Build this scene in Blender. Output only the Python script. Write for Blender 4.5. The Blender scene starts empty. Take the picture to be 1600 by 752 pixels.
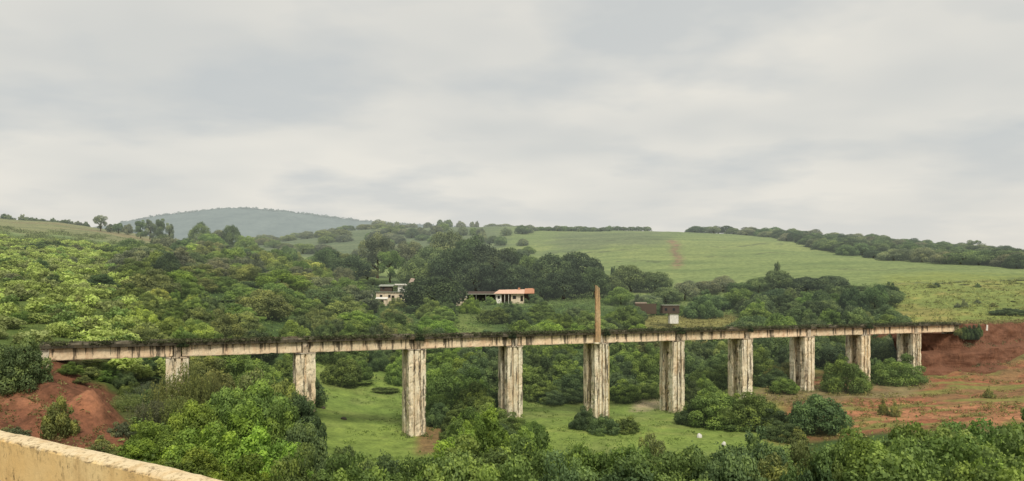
import bpy, math, random
import numpy as np
from mathutils import Vector

random.seed(7)
RNG = np.random.default_rng(7)
scn = bpy.context.scene
COL = scn.collection
EYE = 30.0          # eye height above datum
F, CU, HV = 1043.0, 800.0, 466.0   # focal length in photo pixels, principal column, horizon row

# ------------------------------------------------------------------ helpers
def at(u, v, Y):
    return ((u - CU) / F * Y, Y, EYE - (v - HV) / F * Y)

def tag(o, label=None, cat=None, group=None, kind=None):
    if label: o['label'] = label
    if cat: o['category'] = cat
    if group: o['group'] = group
    if kind: o['kind'] = kind
    return o

def empty(name, loc, rz=0.0):
    o = bpy.data.objects.new(name, None)
    o.location = loc
    o.rotation_euler = (0, 0, rz)
    o.empty_display_size = 0.5
    COL.objects.link(o)
    return o

def mesh_np(name, V, FC, mats=(), attrs=None, smooth=False, midx=None):
    """V (n,3), FC (m,k) same-size polygons"""
    V = np.asarray(V, dtype=np.float32); FC = np.asarray(FC, dtype=np.int32)
    me = bpy.data.meshes.new(name)
    n, (m, k) = len(V), FC.shape
    me.vertices.add(n); me.vertices.foreach_set('co', V.ravel())
    me.loops.add(m * k); me.loops.foreach_set('vertex_index', FC.ravel())
    me.polygons.add(m)
    me.polygons.foreach_set('loop_start', np.arange(0, m * k, k, dtype=np.int32))
    me.polygons.foreach_set('loop_total', np.full(m, k, dtype=np.int32))
    if midx is not None:
        me.polygons.foreach_set('material_index', np.asarray(midx, dtype=np.int32))
    for mt in mats: me.materials.append(mt)
    me.update(calc_edges=True)
    me.polygons.foreach_set('use_smooth', np.full(m, smooth))
    for nm, (typ, dom, data) in (attrs or {}).items():
        a = me.attributes.new(nm, typ, dom)
        a.data.foreach_set('color' if 'COLOR' in typ else 'value', np.asarray(data, dtype=np.float32).ravel())
    me.update()
    return me

def obj(name, me, parent=None):
    o = bpy.data.objects.new(name, me)
    COL.objects.link(o)
    if parent is not None: o.parent = parent
    return o

class MB:
    """collects polygons into one mesh"""
    def __init__(self): self.v, self.f = [], []
    def add(self, vs, fs):
        n = len(self.v); self.v += [tuple(p) for p in vs]; self.f += [tuple(i + n for i in f) for f in fs]
        return self
    def box(self, x0, x1, y0, y1, z0, z1):
        return self.add([(x0,y0,z0),(x1,y0,z0),(x1,y1,z0),(x0,y1,z0),(x0,y0,z1),(x1,y0,z1),(x1,y1,z1),(x0,y1,z1)],
                        [(0,3,2,1),(4,5,6,7),(0,1,5,4),(1,2,6,5),(2,3,7,6),(3,0,4,7)])
    def tube(self, pts, rads, n=7):
        base = len(self.v)
        for i, (p, r) in enumerate(zip(pts, rads)):
            p = Vector(p)
            d = (Vector(pts[min(i + 1, len(pts) - 1)]) - Vector(pts[max(i - 1, 0)])).normalized()
            a = d.orthogonal().normalized(); b = d.cross(a)
            for k in range(n):
                t = 2 * math.pi * k / n
                self.v.append(tuple(p + (a * math.cos(t) + b * math.sin(t)) * r))
        for i in range(len(pts) - 1):
            for k in range(n):
                k2 = (k + 1) % n
                self.f.append((base + i*n + k, base + i*n + k2, base + (i+1)*n + k2, base + (i+1)*n + k))
        self.f.append(tuple(base + (len(pts)-1)*n + k for k in range(n)))
        return self
    def build(self, name, mat, parent=None, bevel=0.0, smooth=False):
        me = bpy.data.meshes.new(name)
        me.from_pydata(self.v, [], self.f)
        me.materials.append(mat); me.update()
        if smooth: me.polygons.foreach_set('use_smooth', [True] * len(me.polygons))
        o = obj(name, me, parent)
        if bevel:
            b = o.modifiers.new('bevel', 'BEVEL'); b.width = bevel; b.segments = 2; b.limit_method = 'ANGLE'
        return o

def hash2(ix, iy, seed):
    h = (ix.astype(np.int64) * 374761393 + iy.astype(np.int64) * 668265263 + seed * 982451653) & 0x7fffffff
    h = ((h ^ (h >> 13)) * 1274126177) & 0x7fffffff
    return ((h ^ (h >> 16)) & 0xffff) / 65535.0

def vnoise(x, y, seed=0):
    x = np.asarray(x, float); y = np.asarray(y, float)
    ix, iy = np.floor(x), np.floor(y); fx, fy = x - ix, y - iy
    fx = fx*fx*(3-2*fx); fy = fy*fy*(3-2*fy)
    a, b = hash2(ix, iy, seed), hash2(ix+1, iy, seed)
    c, d = hash2(ix, iy+1, seed), hash2(ix+1, iy+1, seed)
    return (a + (b-a)*fx)*(1-fy) + (c + (d-c)*fx)*fy

def fbm(x, y, seed=0, octv=4):
    s, amp, tot = 0, 1.0, 0
    for i in range(octv):
        s = s + amp * vnoise(np.asarray(x)*2**i + 17.3*i, np.asarray(y)*2**i - 9.1*i, seed+i); tot += amp; amp *= .5
    return s / tot      # 0..1

def sstep(a, b, x):
    t = np.clip((x - a) / (b - a), 0, 1)
    return t*t*(3-2*t)

# ------------------------------------------------------------------ terrain height field
UC = np.array([-500,0,100,200,300,400,500,600,700,800,900,1000,1100,1200,1300,1400,1500,1600,2100], float)
ROWS = [
 (40,  [14,15,15,14,13,12,11,10,10,10,10,10,10,10,10,10,10,10,10]),
 (55,  [17,16.5,16,14,12,10.5,9.5,9,9,9,9,9,9,9,9,9,9,9,9]),
 (66,  [19.5,17.3,16.8,14.6,12.7,11,9.4,8.8,8.7,8.7,8.7,8.7,8.7,8.8,9,9,9,9,10]),
 (72,  [20.5,19,18.2,15.4,13.2,11,9.4,8.7,8.6,8.6,8.6,8.6,8.6,8.8,9,9,9,9.2,10.3]),
 (80,  [23,21,20.2,16.2,14,11.5,9.4,8.7,8.6,8.6,8.6,8.6,8.6,9,9.2,9.3,9.5,10,11]),
 (86,  [24,23,21.4,17,14.5,12,9.8,8.7,8.6,8.6,8.6,8.6,8.6,9,9.3,9.5,10,10.5,11.5]),
 (95,  [26,24,23,19,15.5,12.5,10,8.7,8.6,8.6,8.6,8.6,8.6,9,9.3,10,10.5,11,12]),
 (105, [28,25.5,24.5,21,17,13.5,10.4,8.8,8.6,8.8,8.8,8.7,8.6,9.2,9.8,10.5,11,11.5,13]),
 (120, [30,27.5,26.5,24,20,15.5,11.4,9.3,8.9,9,8.8,8.6,8.8,9.8,10.3,10.8,11.3,12,14]),
 (135, [33,30,29,27,23,18,13.5,11,10,9.3,8.9,8.7,10,10.8,10.9,11,11.5,12,15]),
 (150, [36,32,31,29,25,21,17,13.5,12,11.5,11,10.6,11.5,11.5,11.2,11.5,12.5,12.5,16]),
 (170, [40,35,34,32,28.5,24,20,17,15,14.5,14,14,14,14,14,15,18,20,21]),
 (200, [46,39,38,35.5,32,28,24,21,20,19,18.5,18.5,18,18,19,21,23.6,24,25]),
 (240, [54,44,43,40,37,33,29,25.5,24.8,24.5,24,23.5,23.2,24,25,27.5,29,30,32]),
 (280, [62,50,48.5,45.5,42,38.5,34,29.4,29,29,29.2,28.5,29,30,31.5,34,35,36,38]),
 (340, [74,59,57,53.5,50,46,42,38,36,36,36,37,37.5,39,41,43,43,43.5,45]),
 (420, [88,72,69,64,59,54,50,47,46,47,48,50,51,52,53,52.5,52,52,54]),
 (520, [104,88,84,77,69,63,60,58,58,60,63,66,67,68,67,65,62,60,62]),
 (650, [122,107,103,93,82,77,75,76,78,82,86,88,88,87,84,80,74,69,66]),
 (800, [125,112,110,100,93,95,100,106,110,111,110,110,108,105,100,92,85,79,75]),
 (1000,[110,105,105,104,107,114,124,131,133,134,130,124,118,110,100,92,84,78,75]),
 (1400,[100,100,100,100,100,104,108,112,116,118,116,112,108,100,92,84,78,72,70]),
 (9000,[60]*19),
]
YR = np.log(np.array([r[0] for r in ROWS], float)); TZ = np.array([r[1] for r in ROWS], float)

WP0 = np.array([-5.44, 7.09]); WD = np.array([.857, -.515]); WN = np.array([.515, .857])

def cr(p0, p1, p2, p3, t):
    return p1 + .5*t*(p2-p0 + t*(2*p0-5*p1+4*p2-p3 + t*(3*(p1-p2)+p3-p0)))

def H(X, Y, detail=True):
    X = np.atleast_1d(np.asarray(X, float)); Y = np.atleast_1d(np.asarray(Y, float))
    Yc = np.maximum(Y, 40.0)
    u = np.clip(CU + F * X / np.maximum(Y, 30.0), -500, 2100)
    iu = np.interp(u, UC, np.arange(len(UC))); iy = np.interp(np.log(Yc), YR, np.arange(len(YR)))
    ju = np.clip(np.floor(iu).astype(int), 0, len(UC)-2); jy = np.clip(np.floor(iy).astype(int), 0, len(YR)-2)
    tu, ty = iu-ju, iy-jy
    def row(r):
        r = np.clip(r, 0, len(YR)-1)
        g = lambda c: TZ[r, np.clip(c, 0, len(UC)-1)]
        return cr(g(ju-1), g(ju), g(ju+1), g(ju+2), tu)
    z = cr(row(jy-1), row(jy), row(jy+1), row(jy+2), ty)
    # red spoil mound beside the left abutment
    mx, my, _ = at(142, 0, 73)
    z = z + 2.6*np.exp(-(((X-mx)/1.9)**2 + ((Y-my)/2.0)**2)) - 1.0*np.exp(-(((X-mx+4.5)/3.0)**2 + ((Y-my-1)/1.6)**2))
    d = (X-WP0[0])*WN[0] + (Y-WP0[1])*WN[1]
    emb = 27.1 - np.maximum(0, d-1.2)*.72
    z = np.maximum(z, emb)
    z = np.where(d < .1, 27.1, z)
    if detail:
        far = sstep(150, 600, Y)
        near = sstep(4, 12, d)
        flat = 1 - sstep(470, 520, u)*(1-sstep(1180, 1230, u))*sstep(80, 90, Y)*(1-sstep(135, 150, Y))*.85
        bank = sstep(230, 190, u) if False else (1-sstep(185, 225, u))*(1-sstep(86, 90, Y))*sstep(58, 62, Y)
        z = z + bank*((fbm(X/1.6, Y/1.6, 15)-.5)*1.3 + (fbm(X/4.5, Y/3, 16)-.5)*2.0)
        z = z + near*flat*((fbm(X/9, Y/9, 3)-.5)*1.1 + (fbm(X/2.2, Y/2.2, 5)-.5)*.35*(1-far)) + far*(fbm(X/45, Y/45, 9)-.5)*3.0
    return z

def h1(x, y): return float(H(x, y)[0])

# ------------------------------------------------------------------ material helpers
def new_mat(name):
    m = bpy.data.materials.new(name); m.use_nodes = True
    nt = m.node_tree; nt.nodes.clear()
    out = nt.nodes.new('ShaderNodeOutputMaterial')
    return m, nt, out

def nd(nt, typ, ins=None, **props):
    n = nt.nodes.new(typ)
    for k, v in props.items(): setattr(n, k, v)
    for k, v in (ins or {}).items():
        if isinstance(v, bpy.types.NodeSocket): nt.links.new(v, n.inputs[k])
        else: n.inputs[k].default_value = v
    return n

def mixc(nt, fac, a, b, blend='MIX'):
    n = nt.nodes.new('ShaderNodeMix'); n.data_type = 'RGBA'; n.blend_type = blend
    for idx, v in ((0, fac), (6, a), (7, b)):
        if isinstance(v, bpy.types.NodeSocket): nt.links.new(v, n.inputs[idx])
        else: n.inputs[idx].default_value = v if idx == 0 else (tuple(v) + (1,))[:4]
    return n.outputs[2]

def ramp(nt, fac, stops):
    n = nt.nodes.new('ShaderNodeValToRGB'); nt.links.new(fac, n.inputs[0])
    cr_ = n.color_ramp
    while len(cr_.elements) < len(stops): cr_.elements.new(.5)
    for e, (p, c) in zip(cr_.elements, stops):
        e.position = p; e.color = (c, c, c, 1) if not isinstance(c, tuple) else c + (1,)
    return n.outputs[0]

def noise(nt, vec, scale, detail=4, rough=.55):
    return nd(nt, 'ShaderNodeTexNoise', {'Vector': vec, 'Scale': scale, 'Detail': detail, 'Roughness': rough}).outputs['Fac']

def mapped(nt, vec, scale, rot=(0,0,0)):
    return nd(nt, 'ShaderNodeMapping', {'Vector': vec, 'Scale': scale, 'Rotation': rot}).outputs[0]

def bump(nt, h, strength, dist):
    return nd(nt, 'ShaderNodeBump', {'Height': h, 'Strength': strength, 'Distance': dist}).outputs[0]

def principled(nt, out, col, rough=.85, normal=None, spec=.25):
    p = nd(nt, 'ShaderNodeBsdfPrincipled', {'Roughness': rough, 'Specular IOR Level': spec})
    if isinstance(col, bpy.types.NodeSocket): nt.links.new(col, p.inputs['Base Color'])
    else: p.inputs['Base Color'].default_value = tuple(col) + (1,)
    if normal is not None: nt.links.new(normal, p.inputs['Normal'])
    nt.links.new(p.outputs[0], out.inputs[0])
    return p

def pos(nt): return nt.nodes.new('ShaderNodeNewGeometry').outputs['Position']

BD = (.913, .4085)      # bridge direction
BNV = (-.4085, .913)    # across the bridge, away from camera
BANG = math.atan2(BD[1], BD[0])

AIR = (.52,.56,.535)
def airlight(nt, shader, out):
    """valley haze painted onto surfaces: emission that grows with the distance up the valley (world Y)"""
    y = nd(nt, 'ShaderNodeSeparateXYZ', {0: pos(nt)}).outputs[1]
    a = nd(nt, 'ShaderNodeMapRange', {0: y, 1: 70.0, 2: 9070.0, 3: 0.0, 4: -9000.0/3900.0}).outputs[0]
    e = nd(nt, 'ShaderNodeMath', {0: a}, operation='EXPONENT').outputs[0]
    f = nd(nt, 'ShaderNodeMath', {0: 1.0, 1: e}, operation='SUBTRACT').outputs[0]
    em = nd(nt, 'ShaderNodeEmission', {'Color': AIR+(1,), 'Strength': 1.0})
    ms = nd(nt, 'ShaderNodeMixShader', {0: f, 1: shader, 2: em.outputs[0]})  # painted haze: a glow in the air colour mixed into the surface shader
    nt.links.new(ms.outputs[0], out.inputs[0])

def leaf_material(name, use_attr):
    m, nt, out = new_mat(name)
    if use_attr:
        base = nd(nt, 'ShaderNodeAttribute', attribute_name='col').outputs['Color']
        var = None
    else:
        base = nt.nodes.new('ShaderNodeObjectInfo').outputs['Color']
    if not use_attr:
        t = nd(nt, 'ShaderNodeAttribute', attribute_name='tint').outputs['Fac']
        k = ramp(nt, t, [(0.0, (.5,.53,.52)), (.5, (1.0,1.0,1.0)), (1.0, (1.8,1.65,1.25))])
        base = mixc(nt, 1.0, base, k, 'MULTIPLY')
    d = nd(nt, 'ShaderNodeBsdfPrincipled', {'Base Color': base, 'Roughness': .6, 'Specular IOR Level': .18})
    tr = nd(nt, 'ShaderNodeBsdfTranslucent', {'Color': base})
    ms = nd(nt, 'ShaderNodeMixShader', {0: .34, 1: d.outputs[0], 2: tr.outputs[0]})
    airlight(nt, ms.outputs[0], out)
    return m

M = {}
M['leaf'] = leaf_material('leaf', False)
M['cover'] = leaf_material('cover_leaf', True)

def mk_bark():
    m, nt, out = new_mat('bark'); p = pos(nt)
    n = noise(nt, mapped(nt, p, (6,6,1.2)), 1.0, 5)
    c = ramp(nt, n, [(.3, (.05,.04,.03)), (.7, (.17,.14,.11))])
    principled(nt, out, c, .9, bump(nt, n, .5, .05)); return m
M['bark'] = mk_bark()

def mk_concrete(name, base, dark=(.045,.038,.03), streak=.5, girder=False, pale=(.62,.56,.46), rust=(.36,.2,.1)):
    m, nt, out = new_mat(name); p = pos(nt)
    rnd = nt.nodes.new('ShaderNodeObjectInfo').outputs['Random']     # every pier and girder weathers differently
    offs = nd(nt, 'ShaderNodeMath', {0: rnd, 1: 300.0}, operation='MULTIPLY').outputs[0]
    r = mapped(nt, p, (1,1,1), (0,0,-BANG))     # x along the bridge, y across it
    r = nd(nt, 'ShaderNodeVectorMath', {0: r, 1: nd(nt, 'ShaderNodeCombineXYZ', {0: offs, 1: offs, 2: 0.0}).outputs[0]}, operation='ADD').outputs[0]
    n1 = noise(nt, mapped(nt, r, (.55,.55,.4)), 1.0, 6, .62)
    c = mixc(nt, ramp(nt, n1, [(.35, 0.0), (.62, 1.0)]), base, pale)
    nr = noise(nt, mapped(nt, r, (.8,.8,.22)), 1.0, 5, .6)
    c = mixc(nt, ramp(nt, nr, [(.54, 0.0), (.7, .75)]), c, rust)
    c = mixc(nt, 1.0, c, ramp(nt, rnd, [(0.0, (1.0,.94,.85)), (.4, (1,1,1)), (.75, (.93,.92,.88)), (1.0, (.80,.82,.80))]), 'MULTIPLY')
    # run-off streaks: thin across, long downwards
    ns = noise(nt, mapped(nt, r, (1.15,1.15,.05) if girder else (2.6,2.6,.2)), 1.0, 4 if girder else 5, .75 if girder else .7)
    if girder:
        z = nd(nt, 'ShaderNodeSeparateXYZ', {0: p}).outputs[2]
        up = nd(nt, 'ShaderNodeMapRange', {0: z, 1: 22.1, 2: 23.65, 3: -.03, 4: .035}).outputs[0]
        ns = nd(nt, 'ShaderNodeMath', {0: ns, 1: up}, operation='ADD').outputs[0]
        up2 = nd(nt, 'ShaderNodeMapRange', {0: z, 1: 22.1, 2: 22.28, 3: .35, 4: 0.0}).outputs[0]
    c = mixc(nt, ramp(nt, ns, [(.522 if girder else .53, 0.0), (.585 if girder else .575, streak), (.70, min(1, streak*1.5))]), c, dark)
    nf = noise(nt, mapped(nt, r, (5,5,2.2)), 1.0, 6, .7)
    c = mixc(nt, ramp(nt, nf, [(.52, 0.0), (.66, .3 if girder else .65)]), c, tuple(x*1.6 for x in dark))
    if girder: c = mixc(nt, up2, c, dark)
    else:      # lift joints of the formwork and broad damp patches
        zj = nd(nt, 'ShaderNodeSeparateXYZ', {0: p}).outputs[2]
        wob = nd(nt, 'ShaderNodeMath', {0: nf, 1: .12}, operation='MULTIPLY').outputs[0]
        zj = nd(nt, 'ShaderNodeMath', {0: zj, 1: wob}, operation='ADD').outputs[0]
        pj = nd(nt, 'ShaderNodeMath', {0: zj, 1: 1.9}, operation='PINGPONG').outputs[0]
        c = mixc(nt, ramp(nt, pj, [(.0, .55), (.03, 0.0)]), c, dark)
        nd_ = noise(nt, mapped(nt, r, (.5,.5,.28)), 1.0, 3, .5)
        c = mixc(nt, ramp(nt, nd_, [(.54, 0.0), (.68, .45)]), c, tuple(x*.62 for x in base))
    nb = noise(nt, mapped(nt, r, (4,4,2.5)), 1.0, 8, .65)
    principled(nt, out, c, .92, bump(nt, nb, .55, .12)); return m
M['pier'] = mk_concrete('pier_concrete', (.80,.66,.46), streak=.78, pale=(.90,.83,.66), rust=(.58,.40,.24))
M['pier_rough'] = mk_concrete('pier_rough_concrete', (.46,.36,.25), streak=.95, rust=(.36,.24,.14))
M['girder'] = mk_concrete('girder_concrete', (.78,.575,.385), streak=.8, girder=True, pale=(.84,.69,.49), rust=(.60,.38,.24))
M['slab'] = mk_concrete('slab_concrete', (.06,.052,.036), streak=.6, pale=(.13,.115,.08), rust=(.12,.09,.05))
M['kerb'] = mk_concrete('kerb_concrete', (.10,.085,.06), streak=.6, pale=(.3,.27,.2), rust=(.06,.065,.03))
M['post'] = mk_concrete('post_concrete', (.62,.38,.2), streak=.35, pale=(.66,.47,.28), rust=(.55,.28,.12))
M['bearing'] = mk_concrete('bearing_steel', (.05,.04,.035), streak=.3, pale=(.08,.06,.05), rust=(.12,.06,.03))
M['end'] = mk_concrete('whitewash', (.66,.56,.42), streak=.5, pale=(.82,.76,.62))
M['pipe'] = mk_concrete('pipe_paint', (.55,.46,.2), streak=.3, pale=(.6,.52,.28))

def mk_plain(name, col, var=.25, rough=.8, scale=1.5, dirt=(.1,.08,.06), dirtamt=.35):
    m, nt, out = new_mat(name); p = pos(nt)
    n = noise(nt, mapped(nt, p, (scale,scale,scale*.5)), 1.0, 6, .6)
    c = mixc(nt, ramp(nt, n, [(.42, 0.0), (.72, dirtamt)]), col, dirt)
    n2 = noise(nt, mapped(nt, p, (scale*4,)*3), 1.0, 4)
    c = mixc(nt, ramp(nt, n2, [(.3, var), (.7, 0.0)]), c, tuple(x*.6 for x in col))
    principled(nt, out, c, rough, bump(nt, n2, .2, .03)); return m
M['cream'] = mk_plain('cream_plaster', (.78,.66,.50))
M['white'] = mk_plain('white_plaster', (.85,.82,.75))
M['pink_roof'] = mk_plain('salmon_roof', (.74,.50,.38), dirt=(.3,.17,.1))
M['orange'] = mk_plain('orange_tile', (.52,.26,.16), dirt=(.3,.14,.08))
M['brown'] = mk_plain('brown_board', (.105,.08,.066), dirt=(.05,.04,.035))
M['greyroof'] = mk_plain('grey_sheet', (.34,.36,.30))
M['dark'] = mk_plain('dark_opening', (.025,.022,.02), rough=.5)
M['glass'] = mk_plain('window_glass', (.03,.035,.04), rough=.15, dirtamt=.1)
M['wood'] = mk_plain('weathered_wood', (.11,.085,.065))
M['stone'] = mk_plain('pale_stone', (.72,.70,.64), scale=4, dirtamt=.2)
M['rock'] = mk_plain('dark_rock', (.09,.08,.06), scale=4)
M['rubble'] = mk_plain('pale_rubble', (.42,.33,.27), scale=3)
M['asphalt'] = mk_plain('asphalt', (.15,.145,.135), scale=3, dirtamt=.2)

def mk_wall():
    m, nt, out = new_mat('yellow_plaster'); p = pos(nt)
    n = noise(nt, mapped(nt, p, (.9,.9,.9)), 1.0, 6, .6)
    c = mixc(nt, ramp(nt, n, [(.35, 0.0), (.65, 1.0)]), (.76,.51,.21), (.81,.60,.29))
    z = nd(nt, 'ShaderNodeSeparateXYZ', {0: p}).outputs[2]
    # weathered pale coping band along the top edge
    wob = noise(nt, mapped(nt, p, (5,5,5)), 1.0, 5, .65)
    zz = nd(nt, 'ShaderNodeMath', {0: wob, 1: .10}, operation='MULTIPLY').outputs[0]
    zz = nd(nt, 'ShaderNodeMath', {0: z, 1: zz}, operation='ADD').outputs[0]
    band = nd(nt, 'ShaderNodeMapRange', {0: zz, 1: 28.615, 2: 28.645, 3: 0.0, 4: .8}).outputs[0]
    c = mixc(nt, band, c, (.74,.62,.42))
    # blotches where the paint has peeled, run-off stains, and a broken dark joint under the coping
    n3 = noise(nt, mapped(nt, p, (16,16,9)), 1.0, 8, .75)
    n4 = noise(nt, mapped(nt, p, (2.2,2.2,2.2)), 1.0, 3)
    dirt = nd(nt, 'ShaderNodeMath', {0: ramp(nt, n3, [(.52, 0.0), (.62, .9)]), 1: ramp(nt, n4, [(.47, 0.0), (.60, 1.0)])}, operation='MULTIPLY').outputs[0]
    c = mixc(nt, dirt, c, (.10,.06,.03))
    n6 = noise(nt, mapped(nt, p, (5,5,.8)), 1.0, 5, .65)
    c = mixc(nt, ramp(nt, n6, [(.52, 0.0), (.68, .5)]), c, (.52,.33,.13))
    jd = nd(nt, 'ShaderNodeMath', {0: zz, 1: 28.625}, operation='SUBTRACT').outputs[0]
    jd = nd(nt, 'ShaderNodeMath', {0: jd}, operation='ABSOLUTE').outputs[0]
    jl = nd(nt, 'ShaderNodeMapRange', {0: jd, 1: 0.0, 2: .014, 3: 1.0, 4: 0.0}).outputs[0]
    n7 = noise(nt, mapped(nt, p, (7,7,7)), 1.0, 5, .7)
    jl = nd(nt, 'ShaderNodeMath', {0: jl, 1: ramp(nt, n7, [(.46, 0.0), (.56, .85)])}, operation='MULTIPLY').outputs[0]
    c = mixc(nt, jl, c, (.09,.06,.035))
    n5 = noise(nt, mapped(nt, p, (22,22,22)), 1.0, 6, .72)
    tz = nd(nt, 'ShaderNodeMapRange', {0: z, 1: 28.45, 2: 28.60, 3: .15, 4: .75}).outputs[0]
    d2 = nd(nt, 'ShaderNodeMath', {0: ramp(nt, n5, [(.52, 0.0), (.62, 1.0)]), 1: tz}, operation='MULTIPLY').outputs[0]
    c = mixc(nt, d2, c, (.30,.22,.11))
    nb = noise(nt, mapped(nt, p, (14,14,14)), 1.0, 8, .6)
    principled(nt, out, c, .9, bump(nt, nb, .35, .02)); return m
M['wall'] = mk_wall()

def mk_ground():
    m, nt, out = new_mat('ground'); p = pos(nt)
    col = nd(nt, 'ShaderNodeAttribute', attribute_name='col').outputs['Color']
    soil = nd(nt, 'ShaderNodeAttribute', attribute_name='soil').outputs['Fac']
    n1 = noise(nt, mapped(nt, p, (.35,.35,.35)), 1.0, 6, .62)
    c = mixc(nt, 1.0, col, ramp(nt, n1, [(.28, (.62,.64,.6)), (.5, (1,1,1)), (.75, (1.35,1.3,1.2))]), 'MULTIPLY')
    n2 = noise(nt, mapped(nt, p, (2.2,2.2,2.2)), 1.0, 6, .65)
    c = mixc(nt, 1.0, c, ramp(nt, n2, [(.3, (.7,.72,.68)), (.5, (1,1,1)), (.72, (1.28,1.25,1.18))]), 'MULTIPLY')
    # bands of mown / grazed growth on the far fields, stretched along the contour
    n3 = noise(nt, mapped(nt, p, (.012,.06,.06)), 1.0, 5, .6)
    c = mixc(nt, 1.0, c, ramp(nt, n3, [(.35, (.78,.82,.76)), (.6, (1.12,1.08,1.0))]), 'MULTIPLY')
    # soil blotches and clods
    n4 = noise(nt, mapped(nt, p, (.9,.9,1.6)), 1.0, 7, .7)
    k = nd(nt, 'ShaderNodeMath', {0: ramp(nt, n4, [(.5, 0.0), (.64, .85)]), 1: soil}, operation='MULTIPLY').outputs[0]
    c = mixc(nt, k, c, (.075,.04,.025))
    hb = nd(nt, 'ShaderNodeMath', {0: n2, 1: n4}, operation='ADD').outputs[0]
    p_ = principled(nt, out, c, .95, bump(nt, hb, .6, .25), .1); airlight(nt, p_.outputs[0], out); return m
M['ground'] = mk_ground()

def mk_earth():
    m, nt, out = new_mat('red_earth'); p = pos(nt)
    n1 = noise(nt, mapped(nt, p, (.35,.35,.9)), 1.0, 6, .62)
    c = mixc(nt, ramp(nt, n1, [(.36, 0.0), (.64, 1.0)]), (.135,.068,.044), (.22,.108,.068))
    n2 = noise(nt, mapped(nt, p, (.3,.3,2.2)), 1.0, 8, .7)     # bedding lines
    c = mixc(nt, ramp(nt, n2, [(.55, 0.0), (.72, .55)]), c, (.12,.06,.042))
    n3 = noise(nt, mapped(nt, p, (1.8,1.8,.5)), 1.0, 6, .7)       # rills
    c = mixc(nt, ramp(nt, n3, [(.5, 0.0), (.68, .6)]), c, (.30,.15,.09))
    n4 = noise(nt, mapped(nt, p, (3.5,3.5,3.5)), 1.0, 6, .7)
    c = mixc(nt, ramp(nt, n4, [(.58, 0.0), (.68, .7)]), c, (.06,.045,.025))
    hb = nd(nt, 'ShaderNodeMath', {0: n2, 1: n3}, operation='ADD').outputs[0]
    principled(nt, out, c, .95, bump(nt, hb, .7, .4), .08); return m
M['earth'] = mk_earth()

def mk_hill():
    m, nt, out = new_mat('far_hill'); p = pos(nt)
    n = noise(nt, mapped(nt, p, (.012,.012,.02)), 1.0, 6, .65)
    c = mixc(nt, ramp(nt, n, [(.35, 0.0), (.65, 1.0)]), (.095,.13,.125), (.155,.195,.18))  # blue-grey of distance haze painted into the base colours
    n2 = noise(nt, mapped(nt, p, (.05,.05,.05)), 1.0, 4, .65)
    c = mixc(nt, 1.0, c, ramp(nt, n2, [(.35, (.86,.88,.9)), (.65, (1.08,1.08,1.05))]), 'MULTIPLY')
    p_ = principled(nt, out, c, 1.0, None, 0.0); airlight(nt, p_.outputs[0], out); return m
M['hill'] = mk_hill()

# ------------------------------------------------------------------ ground sheet
def softbox(u, Y, u0, u1, y0, y1, su=18, sy=.06):
    lY = np.log(np.maximum(Y, 1.0))
    return sstep(u0-su, u0+su, u)*(1-sstep(u1-su, u1+su, u))*sstep(math.log(y0)-sy, math.log(y0)+sy, lY)*(1-sstep(math.log(y1)-sy, math.log(y1)+sy, lY))

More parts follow.
